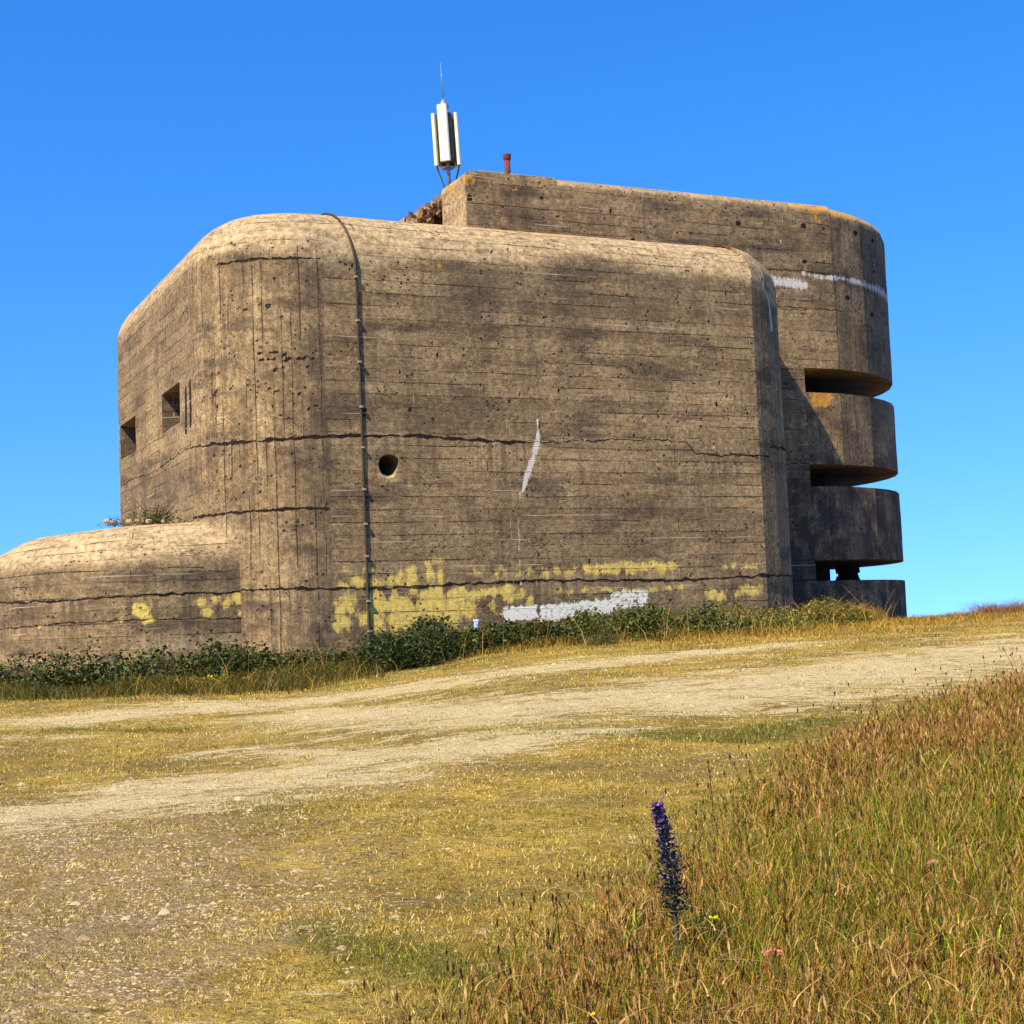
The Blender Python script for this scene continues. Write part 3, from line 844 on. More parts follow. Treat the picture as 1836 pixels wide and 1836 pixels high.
# ---- low annex running off to the left
ao = Outline()
AR = 3.3
AU0, AV0 = 3.6, 29.75
ao.line((AU0, 43.5), (AU0, AV0 + AR), 0, .1, 1.1)
ao.arc((AU0 + AR, AV0 + AR), AR, math.pi, 1.5 * math.pi, .07, 0.0, 1.1)
ao.line((AU0 + AR, AV0), (11.5, AV0), 0, .06, 1.1)
ao.line((11.5, AV0), (11.5, 43.5), 0, .5, 1.1)
ao.line((11.5, 43.5), (AU0, 43.5), 0, .5, 1.1)
def paint_annex(a, u, v, z, s, t):
    yb = []
    for (uu, zz, rx, rz, st) in [(6.05, 2.32, .18, .17, 1.1), (6.15, 2.15, .15, .12, .8), (5.7, 2.15, .1, .08, .6), (7.2, 2.45, .12, .1, .9), (7.45, 2.5, .14, .1, .8), (7.3, 2.25, .14, .13, 1.0), (7.72, 2.42, .12, .14, .9), (7.93, 2.5, .12, .14, 1.0), (8.25, 2.58, .13, .08, .9), (8.2, 2.15, .08, .18, .9), (7.95, 2.2, .07, .1, .8), (4.3, 2.1, .06, .05, .7)]:
        yb.append((uu, zz, rx, rz, st))
    fr = v < AV0 + AR + 1
    tmp = {'k': np.zeros(len(u))}; blob(tmp, u, z, yb, 'k', 1.55); a['yellow'] = tmp['k'] * fr
    wv = .12 * np.sin(s * .8)
    a['pale'] = .85 * smooth01((t - 3.25 - wv) / .35)  # highlight along the rounded roof edge, painted paler
    a['pale'] = np.maximum(a['pale'], .7 * np.exp(-((z - 1.6) / .22) ** 2) * smooth01((u - 5.5) / .5))
    a['white'] = .62 * seg_mask(s, z, [(s.max() * 0 + 0, 0)] if False else [(0, 0), (0, 0.01)], .01)
    a['dark'] = .5 * np.exp(-((z - 2.9) / .3) ** 2) + .3 * np.exp(-((z - 2.0) / .4) ** 2)
    a['lichen'] = .3 * np.exp(-((z - 4.15) / .12) ** 2)
    a['ck'][:, 0] = z - (2.60 - .0 * (8 - u) + .02 * np.sin(s * 1.3)); a['cw'][:, 0] = .024
    a['ck'][:, 1] = z - (2.12 + .03 * np.sin(s)); a['cw'][:, 1] = .010
    a['ck'][:, 2] = z - (3.10 + .05 * np.sin(s * .7)); a['cw'][:, 2] = np.where(u > 7.0, .005, 0)
shell('annex', ao, -.4, 4.18, .06, paint=paint_annex, roofin=.4, warp=lambda u, v, z: -.055 * np.clip(8.5 - u, 0, 5) * smooth01((z - 2.9) / 1.2))

# ---- observation tower block, stepped back behind the main block
TC = (24.32, 37.53); TR = 5.134
TV0, TV1 = TC[1] - TR, TC[1] + TR
TZ = 12.62
FLAT = 24.97
ARC = [(FLAT, TV0)] + [(TC[0] + TR * math.sin(math.radians(a)), TC[1] - TR * math.cos(math.radians(a))) for a in (13, 22, 32, 41, 51, 61, 71, 81, 91, 101, 111, 121, 131, 141, 151, 161, 171, 180)]
def rf_front(q): return .22 - .17 * float(smooth01((q[0] - 14.45) / .5)) * (q[0] < 16.85)
def top_out(u0, full=True):
    o = Outline()
    o.line((u0, TV1), (u0, TV0), 0, .12, .22, breaks=[TV1 - 36.4, TV1 - 33.85])
    o.line((u0, TV0), (FLAT, TV0), 0, .07, rf_front)
    o.facets(ARC, .09, 1.0, .40)
    o.line((TC[0], TV1), (u0, TV1), 0, .3, .40)
    return o
to = top_out(14.4)
def paint_top(a, u, v, z, s, t):
    fr = v < TV0 + .1
    ang = np.arctan2(u - TC[0], -(v - TC[1]))           # 0 at the front tangent
    face = (v < TC[1])
    a['lichen'] = .60 * np.exp(-((z - TZ) / .12) ** 2) * (u > 17) + .62 * np.exp(-((z - 12.35) / .22) ** 2) * (u < 16.9)
    a['lichen'] = np.maximum(a['lichen'], .85 * smooth01((ang + .4) / .5) * np.exp(-((z - 12.5) / .2) ** 2) * face)
    for (uu, zz, rr, st) in [(14.9, 12.45, .3, .9), (15.9, 12.35, .2, .8), (16.8, 12.3, .25, .85), (15.9, 11.5, .15, .8), (15.2, 12.0, .25, .7), (24.15, 9.75, .28, .9), (23.9, 9.95, .2, .6), (24.6, 12.2, .3, .9), (16.0, 11.2, .15, .8)]:
        a['lichen'] = np.maximum(a['lichen'], st * .75 * (1 - smooth01(np.hypot(u - uu, z - zz) / rr)) * face)
    w = .95 * seg_mask(u, z, [(22.6, 10.45), (23.4, 10.42), (24.0, 10.38)], [.24, .28, .30]) * fr
    w = np.maximum(w, .7 * seg_mask(u, z, [(24.0, 10.7), (24.5, 10.62), (25.1, 10.60)], [.12, .16, .14]))
    sa = np.maximum(ang, 0) * TR
    w = np.maximum(w, .72 * (ang > -.02) * face * seg_mask(sa, z, [(.5, 10.68), (1.2, 10.66), (2.4, 10.62), (4.4, 10.62)], [.10, .17, .26, .34]))
    w = np.maximum(w, .7 * fr * seg_mask(u, z, [(23.2, 11.75), (23.35, 11.5), (23.5, 11.2)], .05))
    a['lime'] = w * face
    tmp = {'k': np.zeros(len(u))}
    blob(tmp, u, z, [(22.07, 11.88, .12, .11, 1), (24.11, 11.96, .13, .10, 1), (24.08, 11.01, .12, .09, 1), (25.06, 10.96, .13, .12, 1), (24.76, 11.96, .07, .06, 1), (25.12, 12.0, .14, .06, 1), (14.5, 11.91, .09, .16, 1), (16.42, 12.06, .10, .08, .9), (16.45, 11.61, .07, .06, .9), (16.82, 11.64, .08, .06, .9), (18.3, 11.9, .09, .08, .9), (19.9, 12.05, .08, .07, .9), (20.6, 11.5, .08, .06, .9), (15.4, 11.2, .25, .05, .9), (18.9, 11.2, .1, .1, .9)], 'k')
    tm2 = {'k': np.zeros(len(u))}
    blob(tm2, sa, z, [(1.77, 12.0, .15, .11, 1), (2.78, 11.96, .18, .09, 1), (2.73, 11.08, .12, .07, .9), (1.23, 10.16, .17, .10, 1), (1.75, 9.92, .08, .07, .9), (2.46, 9.85, .16, .10, .9)], 'k')
    a['hole'] = np.where(ang > .12, tm2['k'], tmp['k'] * fr) * face
    a['pale'] = .55 * smooth01((t - 12.32) / .15) * (u > 16.9) + .5 * (u < 14.45)  # lit bevel and sunward end face painted paler
    a['dark'] = fr * (.45 * np.exp(-((z - 11.6) / .5) ** 2) + .4 * np.exp(-((u - 15.95) / .12) ** 2) * (z > 11.3)) + .35 * (ang > .02) * face  # curved side painted darker, adding to its shade
    a['ck'][:, 0] = z - 10.72 - .03 * np.sin(s * 2); a['cw'][:, 0] = np.where(fr, .016, 0)
    a['ck'][:, 1] = z - 9.75; a['cw'][:, 1] = np.where(fr, .012, 0)
top, _ = shell('upper_storey', to, 8.18, TZ, .07, zbreaks=(), holes=[(TV1 - 36.4, TV1 - 33.85, 10.4, 99)], paint=paint_top, bottom=True, roofin=.7)
# solid part of the tower below the top storey
co = Outline()
co.line((23.87, TV0), (23.87, TV1), 0, .3); co.line((23.87, TV1), (14.4, TV1), 0, .4); co.line((14.4, TV1), (14.4, TV0), 0, .4); co.line((14.4, TV0), (23.87, TV0), 0, .08)
def paint_core(a, u, v, z, s, t):
    a['dark'] = .95 * smooth01((6.0 - z) / 2) + .45 * (z < 8.2)  # lower tower painted darker to deepen its shadow
    a['ck'][:, 0] = z - 2.63; a['cw'][:, 0] = .02
    a['ck'][:, 1] = z - 5.64; a['cw'][:, 1] = .02
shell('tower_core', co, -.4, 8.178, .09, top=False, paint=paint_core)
def tier(z0, z1, seed):
    o = Outline()
    o.line((23.872, TV0), (FLAT, TV0), 0, .09)
    o.facets(ARC, .10, 1.0)
    o.line((TC[0], TV1), (23.872, TV1), 0, .09)
    def pt(a, u, v, z, s, t):
        a['dark'] = (1.05 if z1 < 6 else .45) + .0 * u  # staining, painted heavier to deepen the shadow on the tower
        a['vert'][:] = 1.0
        if z1 > 7: a['lichen'] = 1.15 * (1 - smooth01(np.hypot((u - 24.35) / .75, (z - 7.4) / .50))) * (v < TV0 + .3)
        for k in range(5):
            aa = rng.uniform(0, 1.2)
            a['pale'] = np.maximum(a['pale'], .35 * np.exp(-((s - .45 - aa * TR) / .25) ** 2) * np.exp(-((z - rng.uniform(z0 + .5, z1)) / .7) ** 2))
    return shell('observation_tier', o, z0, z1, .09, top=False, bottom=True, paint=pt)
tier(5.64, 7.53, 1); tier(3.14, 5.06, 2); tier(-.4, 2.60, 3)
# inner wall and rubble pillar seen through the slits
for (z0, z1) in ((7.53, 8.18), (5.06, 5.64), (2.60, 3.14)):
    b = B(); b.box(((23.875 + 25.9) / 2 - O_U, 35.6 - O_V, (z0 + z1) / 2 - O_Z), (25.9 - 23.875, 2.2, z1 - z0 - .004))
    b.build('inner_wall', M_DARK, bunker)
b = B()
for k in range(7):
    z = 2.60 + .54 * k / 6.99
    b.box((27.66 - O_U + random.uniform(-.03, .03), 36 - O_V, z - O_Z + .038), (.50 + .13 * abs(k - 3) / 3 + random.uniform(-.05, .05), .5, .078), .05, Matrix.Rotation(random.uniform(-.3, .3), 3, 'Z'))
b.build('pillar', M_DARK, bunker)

# ---- broken gap in the left end of the upper storey
def rubble():
    nj = 26
    prof = [(2.9, 10.4), (2.9, 10.9), (2.9, 11.5), (2.9, 12.05), (1.6, 12.22), (.9, 12.24), (.45, 12.25), (.22, 12.27), (.12, 12.33), (.12, 12.42), (.24, 12.55), (.5, 12.64), (.95, 12.66)]
    prof2 = []
    for i in range(len(prof) - 1):
        for k in range(3):
            t = k / 3; prof2.append((prof[i][0] * (1 - t) + prof[i + 1][0] * t, prof[i][1] * (1 - t) + prof[i + 1][1] * t))
    prof2.append(prof[-1])
    P = []; F = []
    r = np.random.default_rng(3)
    J = r.normal(0, 1, (nj, len(prof2), 3))
    J = (J + np.roll(J, 1, 0) + np.roll(J, 1, 1)) / 2
    for j in range(nj):
        v = 33.85 + (36.4 - 33.85) * j / (nj - 1)
        e = 1 if 0 < j < nj - 1 else .2
        low = .06 * math.sin(math.pi * j / (nj - 1))
        tj = j / (nj - 1); sink = .10 * tj; shut = float(smooth01((tj - .62) / .12))
        for i, (d, z) in enumerate(prof2):
            zz = z - (low * (z - 11.4) if z > 11.4 and d < 1.0 and i < len(prof2) - 4 else 0)
            if z < 12.5: zz = 10.4 + (zz - 10.4) * (1 - sink * (12.5 - z) / 2.1 * .9) if z < 12.1 else zz - sink * .6 * (12.5 - z)
            if z < 12.26 and d > .3: d = d * (1 - shut) + (.10 + .12 * math.sin(z * 9 + j)) * shut
            am = .085 * e * (1 if z > 12.2 or shut > .5 else .3)
            P.append((14.4 + d + J[j, i, 0] * am, v + J[j, i, 1] * am * .5 * (0 < j < nj - 1), zz + J[j, i, 2] * am))
    n = len(prof2)
    for j in range(nj - 1):
        for i in range(n - 1):
            F.append((j * n + i, j * n + n + i, j * n + n + i + 1, j * n + i + 1))
    # jambs of the gap
    for v, rv in ((33.85, False), (36.4, True)):
        k = len(P); P += [(14.4, v, 10.4), (14.4, v, 12.4), (14.47, v, 12.56), (14.62, v, 12.62), (17.4, v, 12.60), (17.4, v, 10.4)]
        F.append(tuple(range(k, k + 6)) if rv else tuple(reversed(range(k, k + 6))))
    bw = mesh_obj('broken_wall', local(P), F, M_RUBBLE, bunker)
    bw.data.materials.append(M_DARK)
    for p in bw.data.polygons:
        zc = sum(bw.data.vertices[i].co.z for i in p.vertices) / len(p.vertices) + O_Z
        dc = sum(bw.data.vertices[i].co.x for i in p.vertices) / len(p.vertices) + O_U - 14.4
        if dc > .34 and zc < 12.30 and len(p.vertices) == 4: p.material_index = 1  # sunlit hollow given the near-black shade colour
rubble()

# ---- rusty vent pipe on the tower roof
b = B()
b.tube(local([(15.91, 33.2, 12.5), (15.91, 33.2, 13.22)]), .075, 14)
pipe = b.build('vent_pipe', M_RUST, bunker, True)
b = B(); b.tube(local([(15.91, 33.2, 13.20), (15.91, 33.2, 13.25), (15.91, 33.2, 13.35)]), [.082, .1, .1], 14)
b.build('pipe_collar', M_RUST, pipe, False)

# ------------------------------------------------------------------ aerial
ax, ay = uv2w(15.35, 35.5)
aer = empty('antenna_mast', (ax, ay, TZ), 0)
tag(aer, 'cream panel antenna cluster with a thin whip, on the tower roof', 'antenna')
lean = Vector((-.032, -.01, 1)).normalized()
def L(z, x=0, y=0): return tuple(lean * z + Vector((x, y, 0)))
b = B(); b.tube([(0, 0, 0), L(1.2), L(2.62)], .05, 12); b.build('pole', M_STEEL, aer, True)
b = B(); b.tube([L(2.6), L(2.66), L(2.86)], [.13, .13, .03], 12); b.build('cap', M_STEEL, aer, True)
b = B(); b.tube([L(2.84), L(3.3), L(3.82)], [.017, .012, .008], 6); b.build('whip', M_STEEL, aer, True)
for k, (an, zl, zh, w_) in enumerate([(-100, 1.13, 2.62, .26), (176, 1.08, 2.46, .20), (2, 1.08, 2.46, .20), (60, 1.08, 2.40, .20), (120, 1.08, 2.40, .20)]):
    a = math.radians(an)
    rd = .25 if k == 0 else .29 if k < 3 else .25
    cx, cy = rd * math.cos(a), rd * math.sin(a)
    rotm = Matrix.Rotation(a - math.pi / 2, 3, 'Z')
    zc = (zl + zh) / 2
    b = B(); b.box((0, 0, 0), (w_, .10, zh - zl), .035)
    tl = Matrix.Rotation(-.032, 3, 'Y')
    b.v = [tuple(tl @ (rotm @ Vector(p)) + Vector(L(zc, cx, cy))) for p in b.v]
    pn = b.build('antenna_panel', M_PANEL, aer)
    b = B(); b.box((0, -.068, 0), (w_ * .8, .03, (zh - zl) * .97), .01)
    b.v = [tuple(tl @ (rotm @ Vector(p)) + Vector(L(zc, cx, cy))) for p in b.v]
    b.build('panel_back', M_PBACK, pn)
    for zz in (zl + .18, zh - .18):
        b = B(); b.tube([L(zz), L(zz, cx * .8, cy * .8)], .022, 6)
        b.build('bracket', M_STEEL, aer)
    if k in (1, 2):
        b = B()
        b.tube([L(zl + .02, cx, cy), L(zl - .10, cx * .92, cy * .92), L(.5, cx * .42, cy * .42), L(.02, cx * .1, cy * .1)], .020, 6)
        b.build('feeder_cable', M_CABLE, aer)
b = B(); b.tube([L(1.0), L(1.04)], .16, 14); b.build('collar', M_STEEL, aer)
b = B(); b.tube([L(1.16), L(2.44)], .20, 12); b.build('core_housing', M_PBACK, aer)

# ------------------------------------------------------------------ cable down the front wall
cp = [(10.02, 31.6, 10.56)] + [(10.05 + .30 * k / 6, 30.2 - 1.235 * math.sin(k / 6 * math.pi / 2), 9.3 + 1.235 * math.cos(k / 6 * math.pi / 2)) for k in range(7)] + [(10.355, 28.965, 8.8), (10.36, 28.965, 8.2), (10.37, 28.965, 6.6), (10.37, 28.965, 4.4), (10.375, 28.965, 2.8), (10.38, 28.965, 1.2)]
def w3(p): x, y = uv2w(p[0], p[1]); return (x, y, p[2])
def on_curve(pts, n):
    out = []
    P = [Vector(p) for p in pts]
    for i in range(len(P) - 1):
        p0, p1, p2, p3 = P[max(i - 1, 0)], P[i], P[i + 1], P[min(i + 2, len(P) - 1)]
        for k in range(n):
            t = k / n
            out.append(.5 * ((2 * p1) + (p2 - p0) * t + (2 * p0 - 5 * p1 + 4 * p2 - p3) * t * t + (3 * p1 - p0 - 3 * p2 + p3) * t ** 3))
    out.append(P[-1]); return out
root = w3((10.38, 28.955, 1.2))
cab = empty('cable', root)
tag(cab, 'black cable clipped down the front wall from the roof edge to the bushes', 'cable')
b = B(); b.tube([Vector(w3(p)) - Vector(root) for p in on_curve(cp, 5)], .024, 8)
b.build('sheath', M_CABLE, cab, True)
for z in (8.95, 8.05, 7.2, 6.28, 5.45, 4.6, 3.9, 3.25, 2.35, 1.75):
    u = np.interp(-z, [-10.1, -9.25, -6.6, -1.2], [10.22, 10.345, 10.37, 10.38])
    b = B()
    p = Vector(w3((u, 28.945, z))) - Vector(root)
    b.box(p, (.075, .085, .04), .01, Matrix.Rotation(math.atan2(UA[1], UA[0]), 3, 'Z'))
    b.build('clip', M_CLIP, cab)

# ------------------------------------------------------------------ small marker post by the wall
px, py = uv2w(12.5, 28.45)
post = empty('marker_post', (px, py, hz(px, py)))
tag(post, 'small pale blue marker post standing in the brambles under the yellow paint', 'post')
b = B(); b.box((0, 0, .30), (.10, .07, .62), .015); b.build('shaft', M_POST, post)
b = B(); b.box((0, 0, .625), (.12, .085, .03), .015); b.build('cap', M_PANEL, post)

# ------------------------------------------------------------------ vegetation generators (one mesh each, colour per blade)
def blades_mesh(P, H, W, lean, curl, col, r, tipw=0.05, segs=2):
    """P (n,3) roots; each blade a bent ribbon of `segs` quads; col (n,3)"""
    n = len(P)
    ang = r.uniform(0, 2 * np.pi, n)          # facing of the ribbon
    la = lean[1] if isinstance(lean, tuple) else r.uniform(0, 2 * np.pi, n)
    lm = lean[0] if isinstance(lean, tuple) else lean
    dx, dy = np.cos(la) * lm, np.sin(la) * lm
    wx, wy = np.cos(ang), np.sin(ang)
    K = segs + 1
    V = np.zeros((n, K * 2, 3))
    for k in range(K):
        t = k / segs
        bend = t * (1 - curl) + curl * t ** 2 * 1.5
        cx = P[:, 0] + dx * H * bend * (1 + t * .3)
        cy = P[:, 1] + dy * H * bend * (1 + t * .3)
        cz = P[:, 2] + H * (t - .25 * curl * t ** 3)
        ww = W * (1 - t) + W * tipw * t
        V[:, 2 * k] = np.stack([cx - wx * ww / 2, cy - wy * ww / 2, cz], 1)
        V[:, 2 * k + 1] = np.stack([cx + wx * ww / 2, cy + wy * ww / 2, cz], 1)
    base = (np.arange(n) * K * 2)[:, None]
    F = np.concatenate([base + np.array([2 * k, 2 * k + 1, 2 * k + 3, 2 * k + 2])[None] for k in range(segs)], 0)
    Cc = np.repeat(np.concatenate([col, np.ones((n, 1))], 1)[:, None], K * 2, 1)
    tip = V[:, -2:].mean(1)
    d = V[:, -1] - V[:, -3]
    return V.reshape(-1, 3), F, Cc.reshape(-1, 4), tip, np.stack([dx, dy], 1)

def join(parts):
    V = []; F = []; Cc = []; k = 0
    for v, f, c in parts:
        V.append(v); F.append(f + k); Cc.append(c); k += len(v)
    return np.concatenate(V), np.concatenate(F), np.concatenate(Cc)

def palette(n, cols, probs, r, var=.18):
    cols = np.array(cols); idx = r.choice(len(cols), n, p=np.array(probs) / sum(probs))
    c = cols[idx] * (1 + r.uniform(-var, var, (n, 1))) * (1 + r.uniform(-.06, .06, (n, 3)))
    return np.clip(c, 0.004, 1)

STRAW = (0.44, 0.26, 0.060); GOLD = (0.42, 0.225, 0.022); RUSTY = (0.28, 0.098, 0.020); PALE = (0.58, 0.36, 0.12)
OLIVE = (0.185, 0.150, 0.010); GREEN = (0.080, 0.115, 0.008); LIME = (0.27, 0.33, 0.012); BROWN = (0.095, 0.045, 0.016)

def vnoise(X, Y, sc, seed):
    r = np.random.default_rng(seed); G = r.uniform(0, 1, (64, 64))
    x = X / sc % 64; y = Y / sc % 64
    xi = x.astype(int) % 64; yi = y.astype(int) % 64; fx = x - np.floor(x); fy = y - np.floor(y)
    fx = fx * fx * (3 - 2 * fx); fy = fy * fy * (3 - 2 * fy)
    a = G[xi, yi]; b_ = G[(xi + 1) % 64, yi]; c = G[xi, (yi + 1) % 64]; d = G[(xi + 1) % 64, (yi + 1) % 64]
    return (a * (1 - fx) + b_ * fx) * (1 - fy) + (c * (1 - fx) + d * fx) * fy

def wedge(n, y0, y1, r, xl=-.47, xr=.47, power=2.0):
    """random ground points in front of the viewer's place; denser near by"""
    t = r.uniform(0, 1, n)
    if power == 2.0: Y = y0 * (y1 / y0) ** t
    else: Y = y0 + (y1 - y0) * t
    X = Y * r.uniform(xl, xr, n)
    return X, Y

def tall_grass():
    r = np.random.default_rng(11)
    parts = []
    # stems with seed heads
    X, Y = wedge(135000, 3.6, 26, r, -.30, .50)
    d = tall_side(X, Y)
    keep = (d > r.uniform(-.12, .55, len(X))) & (.5 * vnoise(X, Y, .16, 25) + .5 * vnoise(X, Y, .45, 26) + .45 * r.uniform(0, 1, len(X)) > .49) & (np.hypot(X - .56, Y - 5.98) > .05)
    X, Y, d = X[keep], Y[keep], d[keep]
    nz = vnoise(X, Y, .9, 5); nf = vnoise(X, Y, .35, 6)
    n = len(X)
    far = np.clip((Y - 6) / 14, 0, 1)
    Hh = (.08 + (.15 + .010 * np.clip(Y - 5, 0, 12)) * smooth01(d / 1.2)) * (.55 + .75 * r.uniform(0, 1, n)) * (.7 + .6 * nz)
    P = np.stack([X, Y, height(X, Y) - .01], 1)
    warm = palette(n, [STRAW, GOLD, RUSTY, BROWN, OLIVE], [.15, .25, .30, .18, .12], r)
    cool = palette(n, [GREEN, OLIVE, LIME, GOLD, STRAW], [.28, .30, .16, .18, .08], r)
    band = smooth01((Y - 7.5) / 4)[:, None]
    gold = palette(n, [STRAW, GOLD, (0.50, 0.30, 0.05), RUSTY, OLIVE], [.28, .34, .22, .06, .10], r)
    warm = np.where(r.uniform(0, 1, (n, 1)) < band * .8 + .1, warm, gold)
    gsel = (r.uniform(0, 1, n) < np.clip(smooth01((nz - .30) / .3) * .60 + .28 + .34 * smooth01((X / Y - .17) / .12) * (Y < 11.5) + .22 * (nf > .5) - .25 * (Y > 11) - .2 * (d < .6), 0, .85))
    col = np.where(gsel[:, None], cool, warm)
    W = (.0019 + .00045 * Y) * r.uniform(.6, 1.4, n)
    v, f, c, tip, dr = blades_mesh(P, Hh, W, .10 + .30 * r.uniform(0, 1, n) ** 2, .45, col, r, .35, 3)
    parts.append((v, f, c))
    # seed heads: slim spindles of crossed ribbons at the stem tips
    m = (~gsel) & (r.uniform(0, 1, n) < .62)
    tp = tip[m]; nn = len(tp); Hs = r.uniform(.025, .062, nn) * (.9 + .02 * Y[m]); Ws = (.0045 + .0006 * Y[m]) * r.uniform(.7, 1.3, nn)
    hc = palette(nn, [RUSTY, BROWN, (0.46, 0.25, 0.085), STRAW, PALE], [.24, .12, .28, .22, .14], r)
    for q in range(2):
        an = r.uniform(0, 2 * np.pi, nn) if q == 0 else an + np.pi / 2
        dd = dr[m] * Hs[:, None] * 1.3
        wx, wy = np.cos(an) * Ws / 2, np.sin(an) * Ws / 2
        a_ = tp - np.stack([0 * Hs, 0 * Hs, Hs * .2], 1)
        b_ = tp + np.stack([dd[:, 0] + wx, dd[:, 1] + wy, Hs * .45], 1)
        e_ = tp + np.stack([dd[:, 0] * 1.5, dd[:, 1] * 1.5, Hs], 1)
        g_ = tp + np.stack([dd[:, 0] - wx, dd[:, 1] - wy, Hs * .45], 1)
        V = np.stack([a_, b_, e_, g_], 1).reshape(-1, 3)
        F = (np.arange(nn) * 4)[:, None] + np.arange(4)[None]
        parts.append((V, F, np.repeat(np.concatenate([hc, np.ones((nn, 1))], 1)[:, None], 4, 1).reshape(-1, 4)))
    # plantain and dock: taller wiry stems with dark heads standing above the rest
    X, Y = wedge(2600, 3.8, 26, r, -.10, .50)
    d = tall_side(X, Y); keep = (d > .05) & (r.uniform(0, 1, len(X)) < .4 + .4 * (d < .8))
    X, Y = X[keep], Y[keep]; n = len(X)
    P = np.stack([X, Y, height(X, Y)], 1)
    Hs = r.uniform(.20, .38, n) * (1 + .015 * Y)
    v, f, c, tip, dr = blades_mesh(P, Hs, (.0024 + .0003 * Y), .12 + .2 * r.uniform(0, 1, n), .3, palette(n, [BROWN, OLIVE, STRAW], [.4, .3, .3], r), r, .8, 3)
    parts.append((v, f, c))
    hc = palette(n, [(0.07, 0.035, 0.015), (0.13, 0.055, 0.02), (0.30, 0.16, 0.05)], [.5, .3, .2], r)
    for q in range(3):
        an = q * 2.1 + r.uniform(0, 6, n) * 0
        w2 = (.0030 + .0004 * Y); h2 = r.uniform(.014, .034, n) * (1 + .02 * Y)
        wx, wy = np.cos(an) * w2, np.sin(an) * w2
        V = np.stack([tip - np.stack([0 * h2, 0 * h2, h2 * .2], 1), tip + np.stack([wx, wy, h2 * .4], 1), tip + np.stack([0 * h2, 0 * h2, h2], 1), tip + np.stack([-wx, -wy, h2 * .4], 1)], 1).reshape(-1, 3)
        parts.append((V, (np.arange(n) * 4)[:, None] + np.arange(4)[None], np.repeat(np.concatenate([hc, np.ones((n, 1))], 1)[:, None], 4, 1).reshape(-1, 4)))
    # leafy understorey
    X, Y = wedge(120000, 3.6, 26, r, -.36, .50)
    d = tall_side(X, Y)
    keep = (d > r.uniform(-.35, .5, len(X)))
    X, Y, d = X[keep], Y[keep], d[keep]; n = len(X)
    P = np.stack([X, Y, height(X, Y) - .01], 1)
    nz = vnoise(X, Y, .9, 5)
    col = palette(n, [GREEN, OLIVE, LIME, GOLD, STRAW, BROWN], [.26, .28, .12, .18, .06, .10], r)
    v, f, c, _, _ = blades_mesh(P, (.05 + .10 * smooth01(d / 1.0)) * r.uniform(.6, 1.4, n), (.0038 + .0006 * Y) * r.uniform(.6, 1.4, n), .2 + .4 * r.uniform(0, 1, n), .6, col, r, .1, 2)
    parts.append((v, f, c))
    # pale bent-over dead stalks near by
    X, Y = wedge(2600, 3.8, 12, r, -.12, .46)
    keep = tall_side(X, Y) > .15
    X, Y = X[keep], Y[keep]; n = len(X)
    P = np.stack([X, Y, height(X, Y) + .12 + .16 * r.uniform(0, 1, n)], 1)
    col = palette(n, [PALE, STRAW, (0.56, 0.33, 0.12)], [.35, .4, .25], r)
    v, f, c, _, _ = blades_mesh(P, .05 * r.uniform(.5, 1.5, n), .0055 * r.uniform(.6, 1.3, n), .8 + 1.2 * r.uniform(0, 1, n), .95, col, r, .4, 4)
    parts.append((v, f, c))
    # broad bright green leaves
    rx = r.uniform(.22, .36, 46); ry = r.uniform(4.6, 10.5, 46)
    X = np.array([1.50, 1.53, 1.98, 2.02, 1.95, 2.35, .40, .42, .38, .44, 1.2]); Y = np.array([6.05, 6.0, 6.6, 6.55, 6.9, 8.8, 6.4, 6.45, 6.35, 6.5, 5.3])
    X = np.concatenate([X, rx * ry]); Y = np.concatenate([Y, ry]); P = np.stack([X, Y, height(X, Y) + .06], 1); n = len(X)
    v, f, c, _, _ = blades_mesh(P, .14 + r.uniform(-.03, .08, n), .011 + 0 * X, .25 + r.uniform(0, .4, n), .5, palette(n, [(0.38, 0.50, 0.035), (0.26, 0.36, 0.02)], [.5, .5], r), r, .15, 4)
    parts.append((v, f, c))
    V, F, Cc = join(parts)
    o = mesh_obj('tall_grass', V, F, M_GRASS, attrs={'col': Cc})
    tag(o, 'tall dry seeding grass in rust, straw and green filling the bank at the lower right', 'grass', kind='stuff')
tall_grass()

